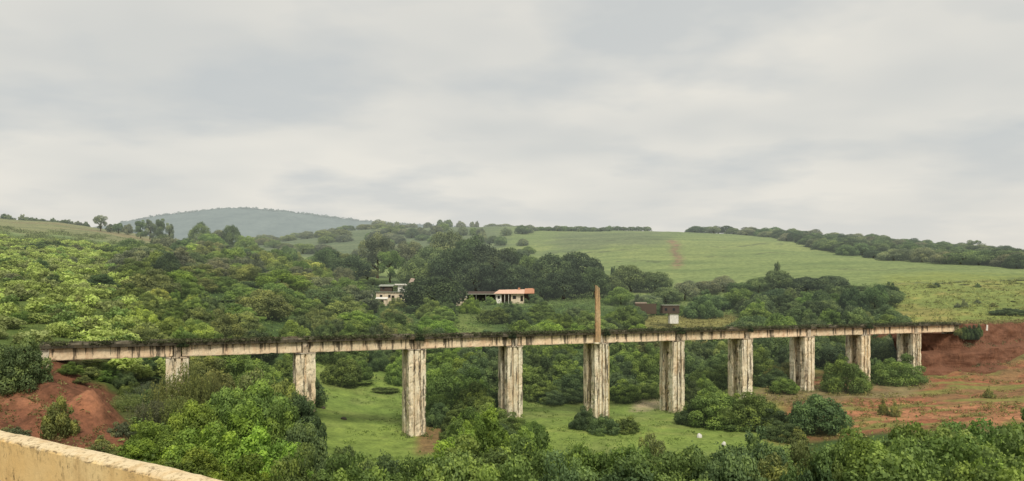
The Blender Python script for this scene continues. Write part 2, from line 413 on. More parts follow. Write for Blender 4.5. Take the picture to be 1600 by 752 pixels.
def build_ground():
    ns, ny = 640, 560
    s = np.linspace(-1.9, 1.9, ns); s = np.sign(s)*np.abs(s/1.9)**1.25*1.9
    Yv = np.concatenate([np.linspace(-40, 20, 40, endpoint=False), np.geomspace(20, 9000, ny-40)])
    S, Yg = np.meshgrid(s, Yv)
    X = S*(np.maximum(Yg, -20)+60)
    x, y = X.ravel(), Yg.ravel()
    z = H(x, y)
    V = np.stack([x, y, z], 1)
    i = np.arange((ny-1)*(ns-1)); r, c = i//(ns-1), i % (ns-1)
    a = r*ns + c
    FC = np.stack([a, a+1, a+ns+1, a+ns], 1)
    u = CU + F*x/np.maximum(y, 5)
    wob = (fbm(x/12, y/12, 21)-.5)
    uw = u + wob*70; yw = y*(1 + wob*.16)
    col = np.empty((len(x), 3)); col[:] = (.05, .085, .028)
    soil = np.full(len(x), .1)
    def lay(mask, c, so=None):
        nonlocal col, soil
        col = col*(1-mask[:, None]) + np.array(c)*mask[:, None]
        if so is not None: soil = soil*(1-mask) + so*mask
    big = fbm(x/60, y/60, 31)
    lay(softbox(uw, yw, -3000, 230, 88, 420), (.085,.12,.035))
    lay(softbox(uw, yw, -3000, 4000, 400, 1800), (.13,.185,.075))
    lay(softbox(uw, yw, -3000, 300, 430, 900), (.165,.175,.085))
    lay(softbox(uw, yw, -3000, 250, 470, 640)*sstep(.45,.6,big), (.19,.165,.09))
    lay(softbox(uw, yw, 400, 640, 360, 620), (.16,.21,.075))
    lay(softbox(uw, yw, 330, 850, 560, 1300, 30), (.095,.125,.065))
    lay(softbox(uw, yw, 790, 5000, 270, 900, 30), (.145,.19,.072))
    lay(softbox(uw, yw, 790, 5000, 360, 640, 30)*sstep(.4,.62,big), (.175,.215,.08))
    lay(softbox(uw, yw, 1380, 5000, 165, 330, 30), (.165,.20,.058))
    lay(softbox(uw, yw, 1380, 5000, 165, 300, 30)*sstep(.5,.65,fbm(x/14,y/14,41)), (.22,.205,.07))
    lay(softbox(uw, yw, 860, 1040, 560, 760, 30), (.115,.145,.07))
    # terrace with dry grass behind the viaduct
    lay(softbox(uw, yw, 990, 1150, 190, 245, 20), (.17,.165,.06), .3)
    lay(softbox(uw, yw, 700, 760, 190, 250, 20), (.12,.16,.05), .3)
    # valley lawn
    lay(softbox(uw, yw, 478, 720, 78, 150, 12), (.155,.215,.055), 0)
    lay(softbox(uw, yw, 790, 1230, 78, 146, 14), (.155,.215,.055), 0)
    lay(softbox(uw, yw, 478, 1230, 78, 150, 14)*sstep(.5,.68,fbm(x/7,y/7,43)), (.165,.21,.065), 0)
    lay(softbox(uw, yw, 478, 1230, 78, 150, 14)*sstep(.54,.7,fbm(x/4+9,y/4,44))*.5, (.125,.17,.048), 0)
    lay(softbox(uw, yw, 478, 1230, 78, 150, 14)*sstep(.56,.68,fbm(x/9+3,y/3,45))*.4, (.185,.205,.07), 0)
    lay(softbox(u+wob*30, yw, 650, 705, 92, 108, 10, .03), (.17,.12,.06), .5)
    lay(softbox(u+wob*30, yw, 992, 1042, 131, 140, 9, .02), (.36,.30,.2), .2)
    # dry red ground under the right hand spans
    lay(softbox(uw, yw, 1205, 5000, 96, 159, 25), (.19,.115,.06), .6)
    lay(softbox(uw, yw, 1205, 5000, 96, 159, 25)*sstep(.42,.54,fbm(x/14+5,y/4,47)), (.235,.10,.058), .8)
    lay(softbox(uw, yw, 1330, 5000, 100, 120, 25)*sstep(.40,.52,fbm(x/16,y/3,53)), (.37,.175,.10), .8)
    lay(softbox(uw, yw, 1205, 5000, 96, 159, 25)*sstep(.57,.66,fbm(x/12,y/3,49)), (.17,.165,.055), .3)
    lay(softbox(uw, yw, 1190, 1440, 128, 145, 25), (.185,.155,.085), .3)
    # red bank at the left abutment
    lay(softbox(u+wob*60, yw, -3000, 205, 50, 89, 8, .02), (.145,.066,.042), .8)
    lay(softbox(u+wob*30, y, -3000, 165, 71, 74.5, 10, .012), (.235,.11,.068), .3)
    lay(softbox(uw, yw, 196, 240, 76, 95, 12), (.07,.085,.03), .3)
    # eroded red track up the far field
    tc = 1056 + 3*np.sin(y/17) - 5*(y-500)/150
    lay(np.exp(-((u+wob*10-tc)/6.5)**2)*sstep(390,420,y)*(1-sstep(600,640,y))*sstep(.4,.5,fbm(x/3,y/7,57)+.08), (.19,.13,.085), .5)
    lay(softbox(u, y, -5000, 6000, .5, 20), (.10,.10,.06))
    for (u0, u1, yy, dy) in ((930,1048,455,4),(1070,1250,470,3),(1385,1700,300,2.5),(1300,1500,372,3),(860,1045,640,8),(1100,1420,560,5),(840,990,540,4)):
        yl = yy*(1+.02*np.sin(u/60.)+.012*np.sin(u/17.))
        lay(np.exp(-((y-yl)/dy)**2)*sstep(u0, u0+20, u)*(1-sstep(u1-20, u1, u))*sstep(.38,.55,fbm(x/6,y/6,61)), (.075,.095,.045))
    col *= 1.3
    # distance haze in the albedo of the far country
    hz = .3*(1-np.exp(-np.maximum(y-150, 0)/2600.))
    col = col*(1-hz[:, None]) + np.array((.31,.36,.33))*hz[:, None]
    C4 = np.concatenate([col, np.ones((len(col), 1))], 1)
    me = mesh_np('ground', V, FC, [M['ground']], {'col': ('FLOAT_COLOR', 'POINT', C4), 'soil': ('FLOAT', 'POINT', soil)}, True)
    tag(obj('ground', me), kind='structure')
build_ground()

def build_hill():
    us = np.linspace(120, 930, 420); prof_u = [120,180,250,300,340,380,420,470,520,560,620,680,750,830,930]
    prof_v = [362,350,336.5,331.5,327,325.5,328,333.5,339.5,344.5,349.5,353,357,360,368]
    Y0 = 3000.
    v = np.interp(us, prof_u, prof_v); v = np.convolve(np.pad(v, 8, mode='edge'), np.ones(17)/17, 'valid')
    top = EYE - (v-HV)/F*Y0
    t = np.linspace(0, 1, 60)
    X = ((us-CU)/F*Y0)[None, :]*np.ones((60, 1)); T = t[:, None]*np.ones((1, len(us)))
    Yg = Y0 - 900*(1-T)
    Z = 60 + (top[None, :]-60)*(T**.8) + (fbm(X/60, Yg/60, 61)-.5)*14*T
    Z += (fbm(X/14, Yg/14, 63)-.5)*9*T
    V = np.stack([X.ravel(), Yg.ravel(), Z.ravel()], 1)
    nsu = len(us); i = np.arange(59*(nsu-1)); r, c = i//(nsu-1), i % (nsu-1); a = r*nsu+c
    FC = np.stack([a, a+1, a+nsu+1, a+nsu], 1)
    # back side so that it is a solid ridge
    back = np.stack([X[-1], Yg[-1]+900, np.full(nsu, 50.)], 1); n0 = len(V)
    V = np.concatenate([V, back]); j = np.arange(nsu-1); b = 59*nsu
    FC = np.concatenate([FC, np.stack([b+j, b+j+1, n0+j+1, n0+j], 1)])
    tag(obj('distant_hill', mesh_np('distant_hill', V, FC, [M['hill']], None, True)), kind='structure')
build_hill()

# ------------------------------------------------------------------ leaf clouds
def quads(P, N, size, aspect=.6, rng=RNG):
    """one rhombic leaf per point"""
    n = len(P)
    N = N/np.linalg.norm(N, axis=1, keepdims=True)
    R = rng.normal(size=(n, 3)); A = np.cross(N, R); A /= np.linalg.norm(A, axis=1, keepdims=True)+1e-9
    B = np.cross(N, A)
    sz = np.asarray(size)[:, None] if np.ndim(size) else size
    a, b = A*sz*.5, B*sz*.5*aspect
    V = np.stack([P-a, P+b, P+a, P-b], 1).reshape(-1, 3)
    return V, np.arange(4*n).reshape(n, 4)

def lobes_to_leaves(cen, rad, nleaf, leaf, seed, squash=.85):
    rng = np.random.default_rng(seed)
    cen, rad = np.array(cen), np.array(rad)
    w = rad**2; w = w/w.sum()
    k = rng.choice(len(cen), size=int(nleaf*1.7), p=w)
    d = rng.normal(size=(len(k), 3)); d[:, 2] = d[:, 2]+.25; d /= np.linalg.norm(d, axis=1, keepdims=True)
    lump = .74 + .46*rng.random(len(k))**1.3
    P = cen[k] + d*(rad[k]*lump)[:, None]*np.array([1, 1, squash])
    sq = np.array([1, 1, 1/squash], dtype=np.float32); A_, B_ = (P*sq).astype(np.float32), (cen*sq).astype(np.float32)
    dist = np.sqrt(np.maximum(0, (A_**2).sum(1)[:, None]+(B_**2).sum(1)[None]-2*A_@B_.T))/rad[None]
    dist[np.arange(len(k)), k] = 9
    ok = dist.min(1) > .72
    P, d, k = P[ok][:nleaf], d[ok][:nleaf], k[ok][:nleaf]
    N = d + rng.normal(size=d.shape)*.55
    sz = leaf*(.65+.8*rng.random(len(P)))
    V, FC = quads(P, N, sz, .62, rng)
    lv = rng.random(len(cen))
    tint = np.clip(.5 + (lv[k]-.5)*.75 + rng.normal(size=len(k))*.15 + (d[:, 2]-.2)*.26, 0, 1)  # last term paints upward-facing leaves lighter, like light from above
    return V, FC, tint

def norm_unit(V, FC, tint, name):
    lo, hi = np.percentile(V, 1, axis=0), np.percentile(V, 99, axis=0)
    c = (lo+hi)/2
    W = V.copy(); W[:, 0] = (V[:, 0]-c[0])/(hi[0]-lo[0]); W[:, 1] = (V[:, 1]-c[1])/(hi[1]-lo[1]); W[:, 2] = (V[:, 2]-lo[2])/(hi[2]-lo[2])
    return W

def ragged(rng):
    """azimuth-dependent radius factor, so that no crown is a plain ellipsoid"""
    ph = rng.random(4)*6.283; am = rng.random(4)*np.array([.22, .16, .12, .08])
    return lambda a: 1+sum(am[i]*math.sin((i+1)*a+ph[i]) for i in range(4))

def sprigs(rng, cen, rad, n, leaf):
    """loose shoots that stick out of the outline"""
    P, N = [], []
    cen = np.array(cen); rad = np.array(rad); idx = rng.integers(0, len(cen), n)
    for i in idx:
        d = rng.normal(size=3)*.6; d[2] = abs(d[2])+.5; d /= np.linalg.norm(d)
        L = .04+.07*rng.random(); b = cen[i]+d*rad[i]*.8
        for q in range(7):
            P.append(b+d*L*q/6+rng.normal(size=3)*.008); N.append(rng.normal(size=3))
    V, FC = quads(np.array(P), np.array(N), leaf*.9, .5, rng)
    return V, FC

def bush_mesh(seed, nl=24, nleaf=7000, leaf=.04, spread=1.0):
    rng = np.random.default_rng(seed); cen, rad = [], []; rg = ragged(rng)
    hx, hy, pk = rng.normal()*.1, rng.normal()*.1, .8+.4*rng.random()
    for i in range(nl):
        a = rng.random()*6.283; r0 = math.sqrt(rng.random()); r = .46*r0*spread*rg(a)
        zmax = max(.05, 1-r0**(1.6+pk))**.62
        x, y = r*math.cos(a), r*math.sin(a)*.92
        z = .10 + zmax*.5*(.4+.75*rng.random())*(1-.5*math.hypot(x-hx, y-hy))
        cen.append((x, y, z)); rad.append(.045+.085*rng.random()**1.5)
    for i in range(8):
        a = i*.785+rng.random()*.5; cen.append((.34*math.cos(a)*rg(a), .34*math.sin(a)*rg(a), .10)); rad.append(.13)
    cen.append((hx*.5, hy*.5, .26)); rad.append(.25)
    V, FC, t = lobes_to_leaves(cen, rad, nleaf, leaf, seed+100)
    V2, F2 = sprigs(rng, cen[:nl], rad[:nl], int(nl*1.1), leaf)
    FC = np.concatenate([FC, F2+len(V)]); V = np.concatenate([V, V2]); t = np.concatenate([t, np.clip(.62+rng.normal(size=len(F2))*.15, 0, 1)])
    W = norm_unit(V, FC, t, 'bush')
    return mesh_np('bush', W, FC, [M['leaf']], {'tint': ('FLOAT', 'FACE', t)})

def crown_mesh(seed, kind, nleaf=13000, leaf=.027):
    rng = np.random.default_rng(seed); cen, rad = [], []; rg = ragged(rng)
    if kind in ('broad', 'round'):
        for i in range(58):
            d = rng.normal(size=3); d /= np.linalg.norm(d); d[2] = abs(d[2])*1.15-.35
            r = .62+.38*rng.random()
            g_ = rg(math.atan2(d[1], d[0])); cen.append((d[0]*.36*r*g_, d[1]*.36*r*g_, .55+d[2]*.34*r*(1+.5*(g_-1)))); rad.append(.06+.085*rng.random())
        cen.append((0, 0, .55)); rad.append(.29)
    elif kind == 'open':
        for i in range(26):
            d = rng.normal(size=3); d /= np.linalg.norm(d)
            r = .35+.65*rng.random()
            cen.append((d[0]*.4*r, d[1]*.4*r, .6+d[2]*.36*r)); rad.append(.06+.08*rng.random())
    else:  # tall, tapering upwards
        for i in range(26):
            z = .15+.8*rng.random(); w = .4*(1-abs(z-.45)*1.2)
            a = rng.random()*6.283; r = w*math.sqrt(rng.random())
            cen.append((r*math.cos(a), r*math.sin(a), z)); rad.append(.07+.08*rng.random())
    V, FC, t = lobes_to_leaves(cen, rad, nleaf if kind != 'open' else int(nleaf*.65), leaf, seed+100, .9)
    W = norm_unit(V, FC, t, 'crown')
    zb = {'round': .02, 'broad': .12, 'open': .22, 'tall': .12}[kind]
    W[:, 2] = zb + W[:, 2]*(1-zb)
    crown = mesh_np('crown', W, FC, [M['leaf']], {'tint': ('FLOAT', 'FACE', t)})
    mb = MB(); top = {'round': .5, 'broad': .62, 'open': .8, 'tall': .9}[kind]
    r0 = .035
    pts = [(0, 0, -.03)]+[(rng.normal()*.012*i, rng.normal()*.012*i, top*i/5) for i in range(1, 6)]
    mb.tube(pts, [r0*1.4, r0, r0*.85, r0*.65, r0*.45, r0*.2])
    for i in range(6):
        z = .25+.4*i/6*top/.62; a = i*2.4; p = Vector(pts[min(5, int(z/top*5))]); p.z = min(z, top-.05)
        L = .2+.1*rng.random()
        q = p+Vector((math.cos(a)*L, math.sin(a)*L, .16))
        mb.tube([p, (p+q)/2+Vector((0, 0, -.02)), q], [r0*.5, r0*.35, r0*.12], 5)
    me = bpy.data.meshes.new('trunk'); me.from_pydata(mb.v, [], mb.f); me.materials.append(M['bark']); me.update()
    return crown, me

BUSH = [bush_mesh(200+i, 36+6*i, 17000, .0255+.001*i) for i in range(8)]
SHRUB = [bush_mesh(300+i, 22, 5200, .042, .9) for i in range(4)]
TREE = {k: [crown_mesh(400+i+{'broad': 0, 'open': 20, 'tall': 40, 'round': 60}[k], k) for i in range(n)] for k, n in (('broad', 7), ('open', 4), ('tall', 3), ('round', 6))}

def wisp_mesh(seed):
    """upright feathery thicket of thin stems"""
    rng = np.random.default_rng(seed); n = 7000
    st = rng.integers(0, 90, n); sx = rng.normal(size=90)*.22; sy = rng.normal(size=90)*.22; sh = .55+.45*rng.random(90)*(1-np.minimum(1, np.hypot(sx, sy)))
    z = rng.random(n)**.8*sh[st]
    P = np.stack([sx[st]*(1+z*.4)+rng.normal(size=n)*.03, sy[st]*(1+z*.4)+rng.normal(size=n)*.03, z], 1)
    N = rng.normal(size=(n, 3)); N[:, 2] *= .4
    V, FC = quads(P, N, .045*(.6+.8*rng.random(n)), .4, rng)
    t = np.clip(.5+rng.normal(size=n)*.22, 0, 1)
    return mesh_np('thicket', norm_unit(V, FC, t, ''), FC, [M['leaf']], {'tint': ('FLOAT', 'FACE', t)})
WISP = [wisp_mesh(500+i) for i in range(3)]

def Yv(u, v):
    """depth at which the ground is seen at photo position u, v"""
    Ya = np.arange(60, 400, .4)
    hit = HV+(EYE-H((u-CU)/F*Ya, Ya))*F/Ya <= v
    return float(Ya[np.argmax(hit)]) if hit.any() else 150.

PLANTS = []     # dicts, created after culling

def plant(kind, u, Y, vtop, wpx, tint, where, extra='', depth=1.0, sink=.04):
    x = (u-CU)/F*Y; g = h1(x, Y)
    top = EYE-(vtop-HV)/F*Y
    hh = max(top-g, .4)
    PLANTS.append(dict(kind=kind, u=u, Y=Y, x=x, g=g-hh*sink, h=hh*(1+sink), w=wpx/F*Y, tint=tint, where=where, extra=extra, depth=depth))

def plantb(kind, u, vbase, vtop, wpx, tint, where, extra=''):
    plant(kind, u, Yv(u, vbase), vtop, wpx, tint, where, extra)

def plant_h(kind, x, Y, h, w, tint, where, extra='', sink=.06):
    g = h1(x, Y)
    PLANTS.append(dict(kind=kind, u=CU+F*x/Y, Y=Y, x=x, g=g-h*sink, h=h*(1+sink), w=w, tint=tint, where=where, extra=extra, depth=1.0))

def scatter(kinds, u0, u1, y0, y1, n, h0, h1_, w0, w1, tints, where, mind=.62, seed=1, ok=None):
    rng = random.Random(seed); pts = []; tries = 0
    while len(pts) < n and tries < n*40:
        tries += 1
        Y = math.sqrt(rng.uniform(y0*y0, y1*y1)); u = rng.uniform(u0, u1); x = (u-CU)/F*Y
        if ok and not ok(u, Y): continue
        w = rng.uniform(w0, w1)
        if any((x-a)**2+(Y-b)**2 < (mind*(w+c)/2)**2 for a, b, c in pts): continue
        pts.append((x, Y, w))
        h = rng.uniform(h0, h1_)*(.7+.3*w/w1)
        plant_h(rng.choice(kinds), x, Y, h, w, rng.choice(tints), where)

BRIGHT=(.205,.305,.062); MID=(.18,.26,.074); DARK=(.13,.192,.08); OLIVE=(.225,.26,.095); LIGHT=(.33,.40,.11); GREY=(.20,.235,.135); DEEP=(.075,.118,.056)
TINTNAME = {BRIGHT:'bright green', MID:'mid green', DARK:'dark green', OLIVE:'olive green', LIGHT:'yellow-green', GREY:'grey-green', DEEP:'blackish green'}

# --- foreground, below the viaduct
for a in [(1028,492,474,20,DARK),(1012,488,468,26,DARK),(1066,494,478,18,MID),(1000,486,462,22,GREY)]: plantb('bush', *a, 'beside the brown hut')
for a in [(572,476,463,26,MID),(586,480,468,28,MID),(622,480,466,26,OLIVE),(617,460,445,22,MID),(580,462,446,24,DARK)]: plantb('bush', *a, 'between the pale houses')
for a in [(835,474,458,26,DARK),(766,476,464,20,MID)]: plantb('bush', *a, 'beside the orange-roofed house')
W_FL = 'in the near left thicket'
for a in [(245,66,662,110,BRIGHT),(330,64,668,120,BRIGHT),(420,63,680,120,BRIGHT),(300,74,630,80,BRIGHT),(215,63,690,70,BRIGHT),(380,72,640,90,BRIGHT),
          (290,57,705,120,BRIGHT),(380,56,716,110,BRIGHT),(460,57,706,95,MID),(520,57,722,90,MID),(350,80,612,80,MID),(410,80,605,90,MID),(440,74,640,80,MID),(465,70,668,62,DARK)]:
    plant('bush', *a, W_FL)
for a in [(470,82,622,60,DARK),(440,86,600,62,OLIVE),(395,90,585,70,OLIVE),(335,90,582,70,OLIVE),(368,95,575,60,MID)]:
    plant('bush', *a, 'beside the second pier')
for a in [(262,82,590,60,OLIVE),(300,84,572,56,OLIVE),(228,86,600,52,GREY),(205,82,618,50,OLIVE),(240,78,628,60,GREY),(272,78,622,56,OLIVE),(325,86,588,46,OLIVE)]:
    plant('thicket', *a, 'before the first pier')
for a in [(580,55,728,90,MID),(640,57,728,90,MID),(545,60,708,46,DARK),(610,62,716,56,DARK)]:
    plant('bush', *a, 'at the near lawn edge')
for a in [(745,82,646,82,BRIGHT),(715,74,680,80,BRIGHT),(790,72,690,80,MID),(760,64,696,110,MID),(850,64,690,110,MID),(700,58,716,100,MID),(920,62,704,90,MID),(800,56,720,110,MID),(880,56,722,100,DARK),(730,90,640,60,MID),(832,80,672,60,MID)]:
    plant('bush', *a, 'in the near centre thicket')
for a in [(990,64,702,80,MID),(1025,72,684,56,OLIVE),(1075,64,706,90,MID),(1130,62,704,80,DARK),(960,56,724,100,DARK),(1050,56,726,100,MID),(1140,56,722,90,DARK),(1190,66,686,70,DARK),(1225,60,700,80,OLIVE),(1255,56,712,70,DARK)]:
    plant('bush', *a, 'along the bottom right')
for a in [(1320,64,684,80,MID),(1395,66,672,90,MID),(1340,58,704,110,BRIGHT),(1430,58,694,110,MID),(1470,68,676,80,MID),(1530,70,664,90,MID),(1585,72,652,80,MID),(1510,60,692,110,MID),(1590,60,684,110,MID),(1280,56,724,60,MID),(1410,54,722,120,MID),(1540,54,716,120,MID),(1640,64,668,90,MID)]:
    plant('bush', *a, 'in the near right thicket')
for a in [(1120,112,612,90,MID),(1180,108,616,90,MID),(1088,113,634,56,DARK),(1150,109,640,80,MID),(1210,106,640,76,DARK),(1225,100,660,60,DARK),(1118,113,640,50,DARK)]:
    plant('bush', *a, 'before the seventh pier')
for a in [(800,105,648,56,MID),(768,108,634,60,MID),(738,104,642,60,BRIGHT),(836,100,660,44,MID),(712,100,664,50,MID),(776,98,660,70,DARK)]:
    plant('bush', *a, 'around the fourth pier')
plant('bush', 1276,104,620,84,DARK,'on the red ground','round')
for a in [(912,108,638,40,DARK),(945,105,650,50,DARK),(975,106,652,44,MID)]:
    plant('bush', *a, 'at the base of the fifth pier')
plant('bush', 25,76,532,74,DARK,'at the left abutment','dense'); plant('bush', -25,80,528,70,DARK,'at the left abutment')
plant('shrub', 92,66,622,56,OLIVE,'on the red bank','leaning')
for a in [(20,62,668,46,GREY),(150,60,684,54,OLIVE),(190,70,660,36,GREY)]: plant('shrub', *a, 'on the red bank')
plant('bush', 1322,137,560,62,MID,'before the ninth pier','rounded'); plant('bush', 1402,147,556,78,MID,'before the last pier','low wide')
plant('bush', 1365,151,562,36,DARK,'between the ninth and last piers')
for a in [(1380,112,626,16,OLIVE),(1398,110,630,16,OLIVE),(1545,124,606,16,OLIVE),(1240,98,668,40,OLIVE)]:
    plant('shrub', *a, 'on the red ground')
# --- behind the viaduct, far bank of the valley
for a in [(150,97,560,70,MID),(215,99,558,70,DARK),(250,104,556,50,DARK),(180,92,580,60,MID),(140,92,578,46,OLIVE),(235,94,590,44,DARK),(215,90,600,40,GREY)]:
    plant('bush', *a, 'under the first span')
scatter(['bush'], 300,470,100,165,16,4,6.5,6,9,[MID,DARK,OLIVE,MID],'under the left spans',seed=11)
scatter(['bush'], 495,640,136,175,16,4,6.5,6,9,[MID,DARK,MID],'under the left spans',seed=12)
for a in [(525,140,596,44,OLIVE),(560,139,600,50,MID),(600,136,606,44,MID),(545,137,604,30,OLIVE)]: plant('bush', *a, 'at the far lawn edge')
for a in [(700,118,606,66,MID),(745,116,600,70,MID),(690,112,632,50,DARK),(720,108,640,60,MID),(770,118,612,40,DARK),(735,124,578,70,MID),(690,128,572,60,MID)]: plant('bush', *a, 'under the fourth span')
scatter(['bush'], 660,920,138,178,26,4.5,7,7,10,[MID,DARK,MID,DARK,BRIGHT],'under the middle spans',seed=13)
for a in [(845,137,598,60,MID),(890,137,604,56,DARK),(860,134,612,50,DARK)]: plant('bush', *a, 'at the far lawn edge')
scatter(['bush'], 945,1240,142,182,26,4.5,7,7,10,[MID,DARK,MID,DARK,OLIVE],'under the middle spans',seed=14)
for a in [(975,138,596,54,MID),(1010,141,596,50,MID),(1080,128,598,40,DARK),(1105,132,590,44,MID),(1210,142,578,50,DARK),(1225,134,592,40,MID)]: plant('bush', *a, 'at the far lawn edge')
scatter(['bush','broad_tree'], 1180,1440,160,186,14,5,8,7,10,[DARK,DEEP,DARK,MID],'under the right spans',seed=15)
for a in [(1395,172,522,40,GREY),(1380,170,532,40,GREY)]: plant('bush', *a, 'under the right spans')
# --- wooded slope from the viaduct up to the houses
scatter(['bush'], 205,700,160,225,38,4,7,8,14,[MID,OLIVE,BRIGHT,MID],'just above the deck',seed=21)
scatter(['bush'], 690,1000,186,240,26,4,6.5,7,11,[BRIGHT,MID,MID,DARK],'just above the deck',seed=22, ok=lambda u,Y: not (700<u<765 and Y<235))
scatter(['bush','broad_tree'], 1060,1400,188,260,34,5,9,8,12,[DARK,MID,DEEP,DARK],'just above the deck',seed=23, ok=lambda u,Y: not (u<1140 and Y<236))
scatter(['round_tree','bush','broad_tree','open_tree'], 200,560,220,300,38,5,11,9,18,[DARK,MID,GREY,MID,OLIVE,DEEP,BRIGHT],'on the wooded left slope',seed=24)
scatter(['round_tree','open_tree','bush'], 240,600,300,400,38,4,10,10,18,[MID,LIGHT,GREY,OLIVE,DARK],'high on the left slope',seed=25)
scatter(['round_tree','open_tree','round_tree'], 290,640,400,540,34,5,9,10,15,[GREY,MID,OLIVE,DARK],'far up the left slope',seed=26, ok=lambda u,Y: not (400<u<600 and Y<560 and Y>430))
for a in [(60,392,379,36,DARK),(86,390,378,42,DARK),(120,393,383,20,GREY),(150,396,384,18,OLIVE),(170,398,384,26,MID),(194,389,377,20,DARK),(65,424,405,28,DARK),(84,442,430,26,DARK),
          (156,452,430,48,DEEP),(118,412,402,20,GREY),(130,480,464,28,OLIVE),(40,470,458,30,MID),(20,440,428,30,GREY),(180,430,414,24,GREY),(200,470,450,34,MID),(100,500,484,40,OLIVE),(30,505,488,44,MID)]:
    plantb('bush', *a, 'on the yellow-green slope')
for a in [(228,425,386,34,GREY),(214,400,378,22,MID)]: plantb('open_tree', *a, 'on the yellow-green slope')
for a in [(300,424,396,56,DARK),(345,420,393,40,MID),(262,416,394,30,DARK)]: plantb('broad_tree', *a, 'on the yellow-green slope')
for a in [(112,585,566,34,MID),(138,590,570,40,OLIVE),(165,596,572,44,MID),(190,606,580,40,DARK),(128,602,588,22,OLIVE),(205,622,598,36,MID),(225,640,612,34,DARK)]:
    plantb('bush', *a, 'beside the red bank')
for a in [(300,265,440,60,DEEP),(245,225,446,70,DEEP),(330,225,452,70,DARK),(265,200,468,70,DARK),(390,230,440,60,DARK),(430,210,468,80,DARK),(385,195,478,60,MID),(345,190,486,56,DARK),(225,185,490,50,DARK),(460,236,440,56,MID)]:
    plant('broad_tree', *a, 'on the wooded left slope')
scatter(['bush'], 200,345,104,165,30,2.5,4.5,4,7.5,[MID,LIGHT,OLIVE,MID],'just above the deck',seed=27)
# centre trees
for a in [(512,330,388,46,DEEP),(545,318,400,62,DEEP),(480,345,405,44,DARK),(450,400,386,26,DARK),(505,290,424,60,DARK)]:
    plant('broad_tree', *a, 'left of the cream house')
for a in [(590,360,368,52,GREY),(640,380,378,44,GREY),(610,340,394,40,MID)]: plant('open_tree', *a, 'behind the cream house')
for a in [(700,370,364,70,GREY),(672,350,388,60,DARK),(735,360,372,60,DARK),(650,320,404,50,DARK)]: plant('broad_tree', *a, 'behind the cream house')
for a in [(715,315,392,80,DEEP),(770,318,386,84,DEEP),(800,330,390,66,DEEP),(745,298,412,70,DEEP),(800,300,412,60,DEEP),(828,325,402,50,DARK)]:
    plant('broad_tree', *a, 'above the low shed')
for a in [(860,310,400,72,DEEP),(905,320,396,68,DEEP),(880,285,424,70,DEEP),(928,290,420,48,DARK),(846,280,436,50,DEEP)]:
    plant('broad_tree', *a, 'right of the orange-roofed house')
for a in [(985,315,416,64,DARK),(1025,312,426,52,DARK),(955,292,432,50,DARK),(970,270,450,50,MID),(1010,262,462,46,GREY),(1040,275,450,50,DARK),(1070,280,440,44,GREY)]:
    plant('broad_tree', *a, 'behind the brown hut')
plant('broad_tree', 677,242,434,98,DEEP,'in front of the cream house','huge rounded')
plant('tall_tree', 958,335,417,10,DARK,'on the far field edge','tiny')
for a in [(1105,300,440,46,GREY),(1130,310,432,48,GREY),(1158,300,442,46,DARK),(1185,300,434,40,DARK),(1218,300,424,52,DARK),(1258,295,434,56,DEEP),(1295,290,432,58,DEEP),(1332,280,446,52,DARK),(1362,262,454,48,DARK),
          (1160,270,456,56,DARK),(1215,265,452,60,DEEP),(1275,255,462,60,DARK),(1320,248,470,56,MID),(1375,235,480,40,MID),(1110,262,464,50,DEEP)]:
    plant('broad_tree', *a, 'in the right wood')
plant('tall_tree', 1215,345,410,9,DARK,'above the right wood','tiny')
for a in [(1380,205,488,34,MID),(1350,200,484,40,OLIVE),(1300,198,486,40,MID)]: plant('bush', *a, 'just above the deck')
plant('bush', 1580,206,482,54,DARK,'above the red cutting','broad'); plant('bush', 1615,215,484,40,MID,'above the red cutting')
for i in range(16):
    rr = random.Random(900+i); plant('shrub', 1452+i*10.5+rr.uniform(-4,4), 285+rr.uniform(-12,14), 441+i*.55+rr.uniform(-3,3), rr.uniform(9,17), rr.choice([GREY,DARK,OLIVE]), 'in the field row')
for i in range(7):
    rr = random.Random(950+i); plant('shrub', 1470+i*22+rr.uniform(-9,9), 232+rr.uniform(-10,14), 470+rr.uniform(-4,5), rr.uniform(8,13), rr.choice([GREY,OLIVE]), 'on the yellowish meadow')
# --- skyline
for i in range(11):
    rr = random.Random(20+i); plant('shrub', 4+i*13+rr.uniform(-5,5), 660, 334+i*1.35+rr.uniform(-2,2), rr.uniform(10,20), rr.choice([DARK,GREY]), 'along the left ridge')
plant('open_tree', 157,560,337,17,GREY,'on the left ridge','tall loose')
for a in [(172,560,351,14,GREY),(185,560,349,16,DARK),(200,560,351,14,GREY)]: plant('broad_tree', *a, 'on the left ridge')
for a in [(220,540,345,16,DARK),(234,545,344,16,GREY),(250,540,343,20,DARK),(265,545,350,16,GREY)]: plant('tall_tree', *a, 'on the left ridge')
for a in [(315,500,349,34,DARK),(345,505,361,34,GREY),(362,500,354,30,DARK),(330,470,366,40,MID),(385,490,370,36,MID)]: plant('broad_tree', *a, 'right of the left ridge')
for a in [(594,1000,344,26,GREY),(609,1000,348,12,GREY),(620,1000,347,10,GREY),(645,1000,350,18,GREY),(668,1000,348,16,GREY),(688,1000,344,13,DARK),(701,1000,344,14,DARK),(720,1000,346,16,GREY),(738,1000,347,9,GREY),(745,1000,346,7,GREY),(770,1000,350,24,GREY),(790,1000,350,24,GREY),(812,1000,353,22,GREY)]:
    plant('round_tree', *a, 'on the middle skyline')
for i in range(15):
    rr = random.Random(60+i); plant('round_tree', 846+i*11.7+rr.uniform(-2,2), 800, 354.5+rr.uniform(-1.6,1.6), rr.uniform(13,19), DARK, 'in the skyline row')
scatter(['round_tree'], 395,640,560,980,50,5,9,14,26,[GREY,OLIVE,GREY,MID],'on the middle plateau',seed=32)
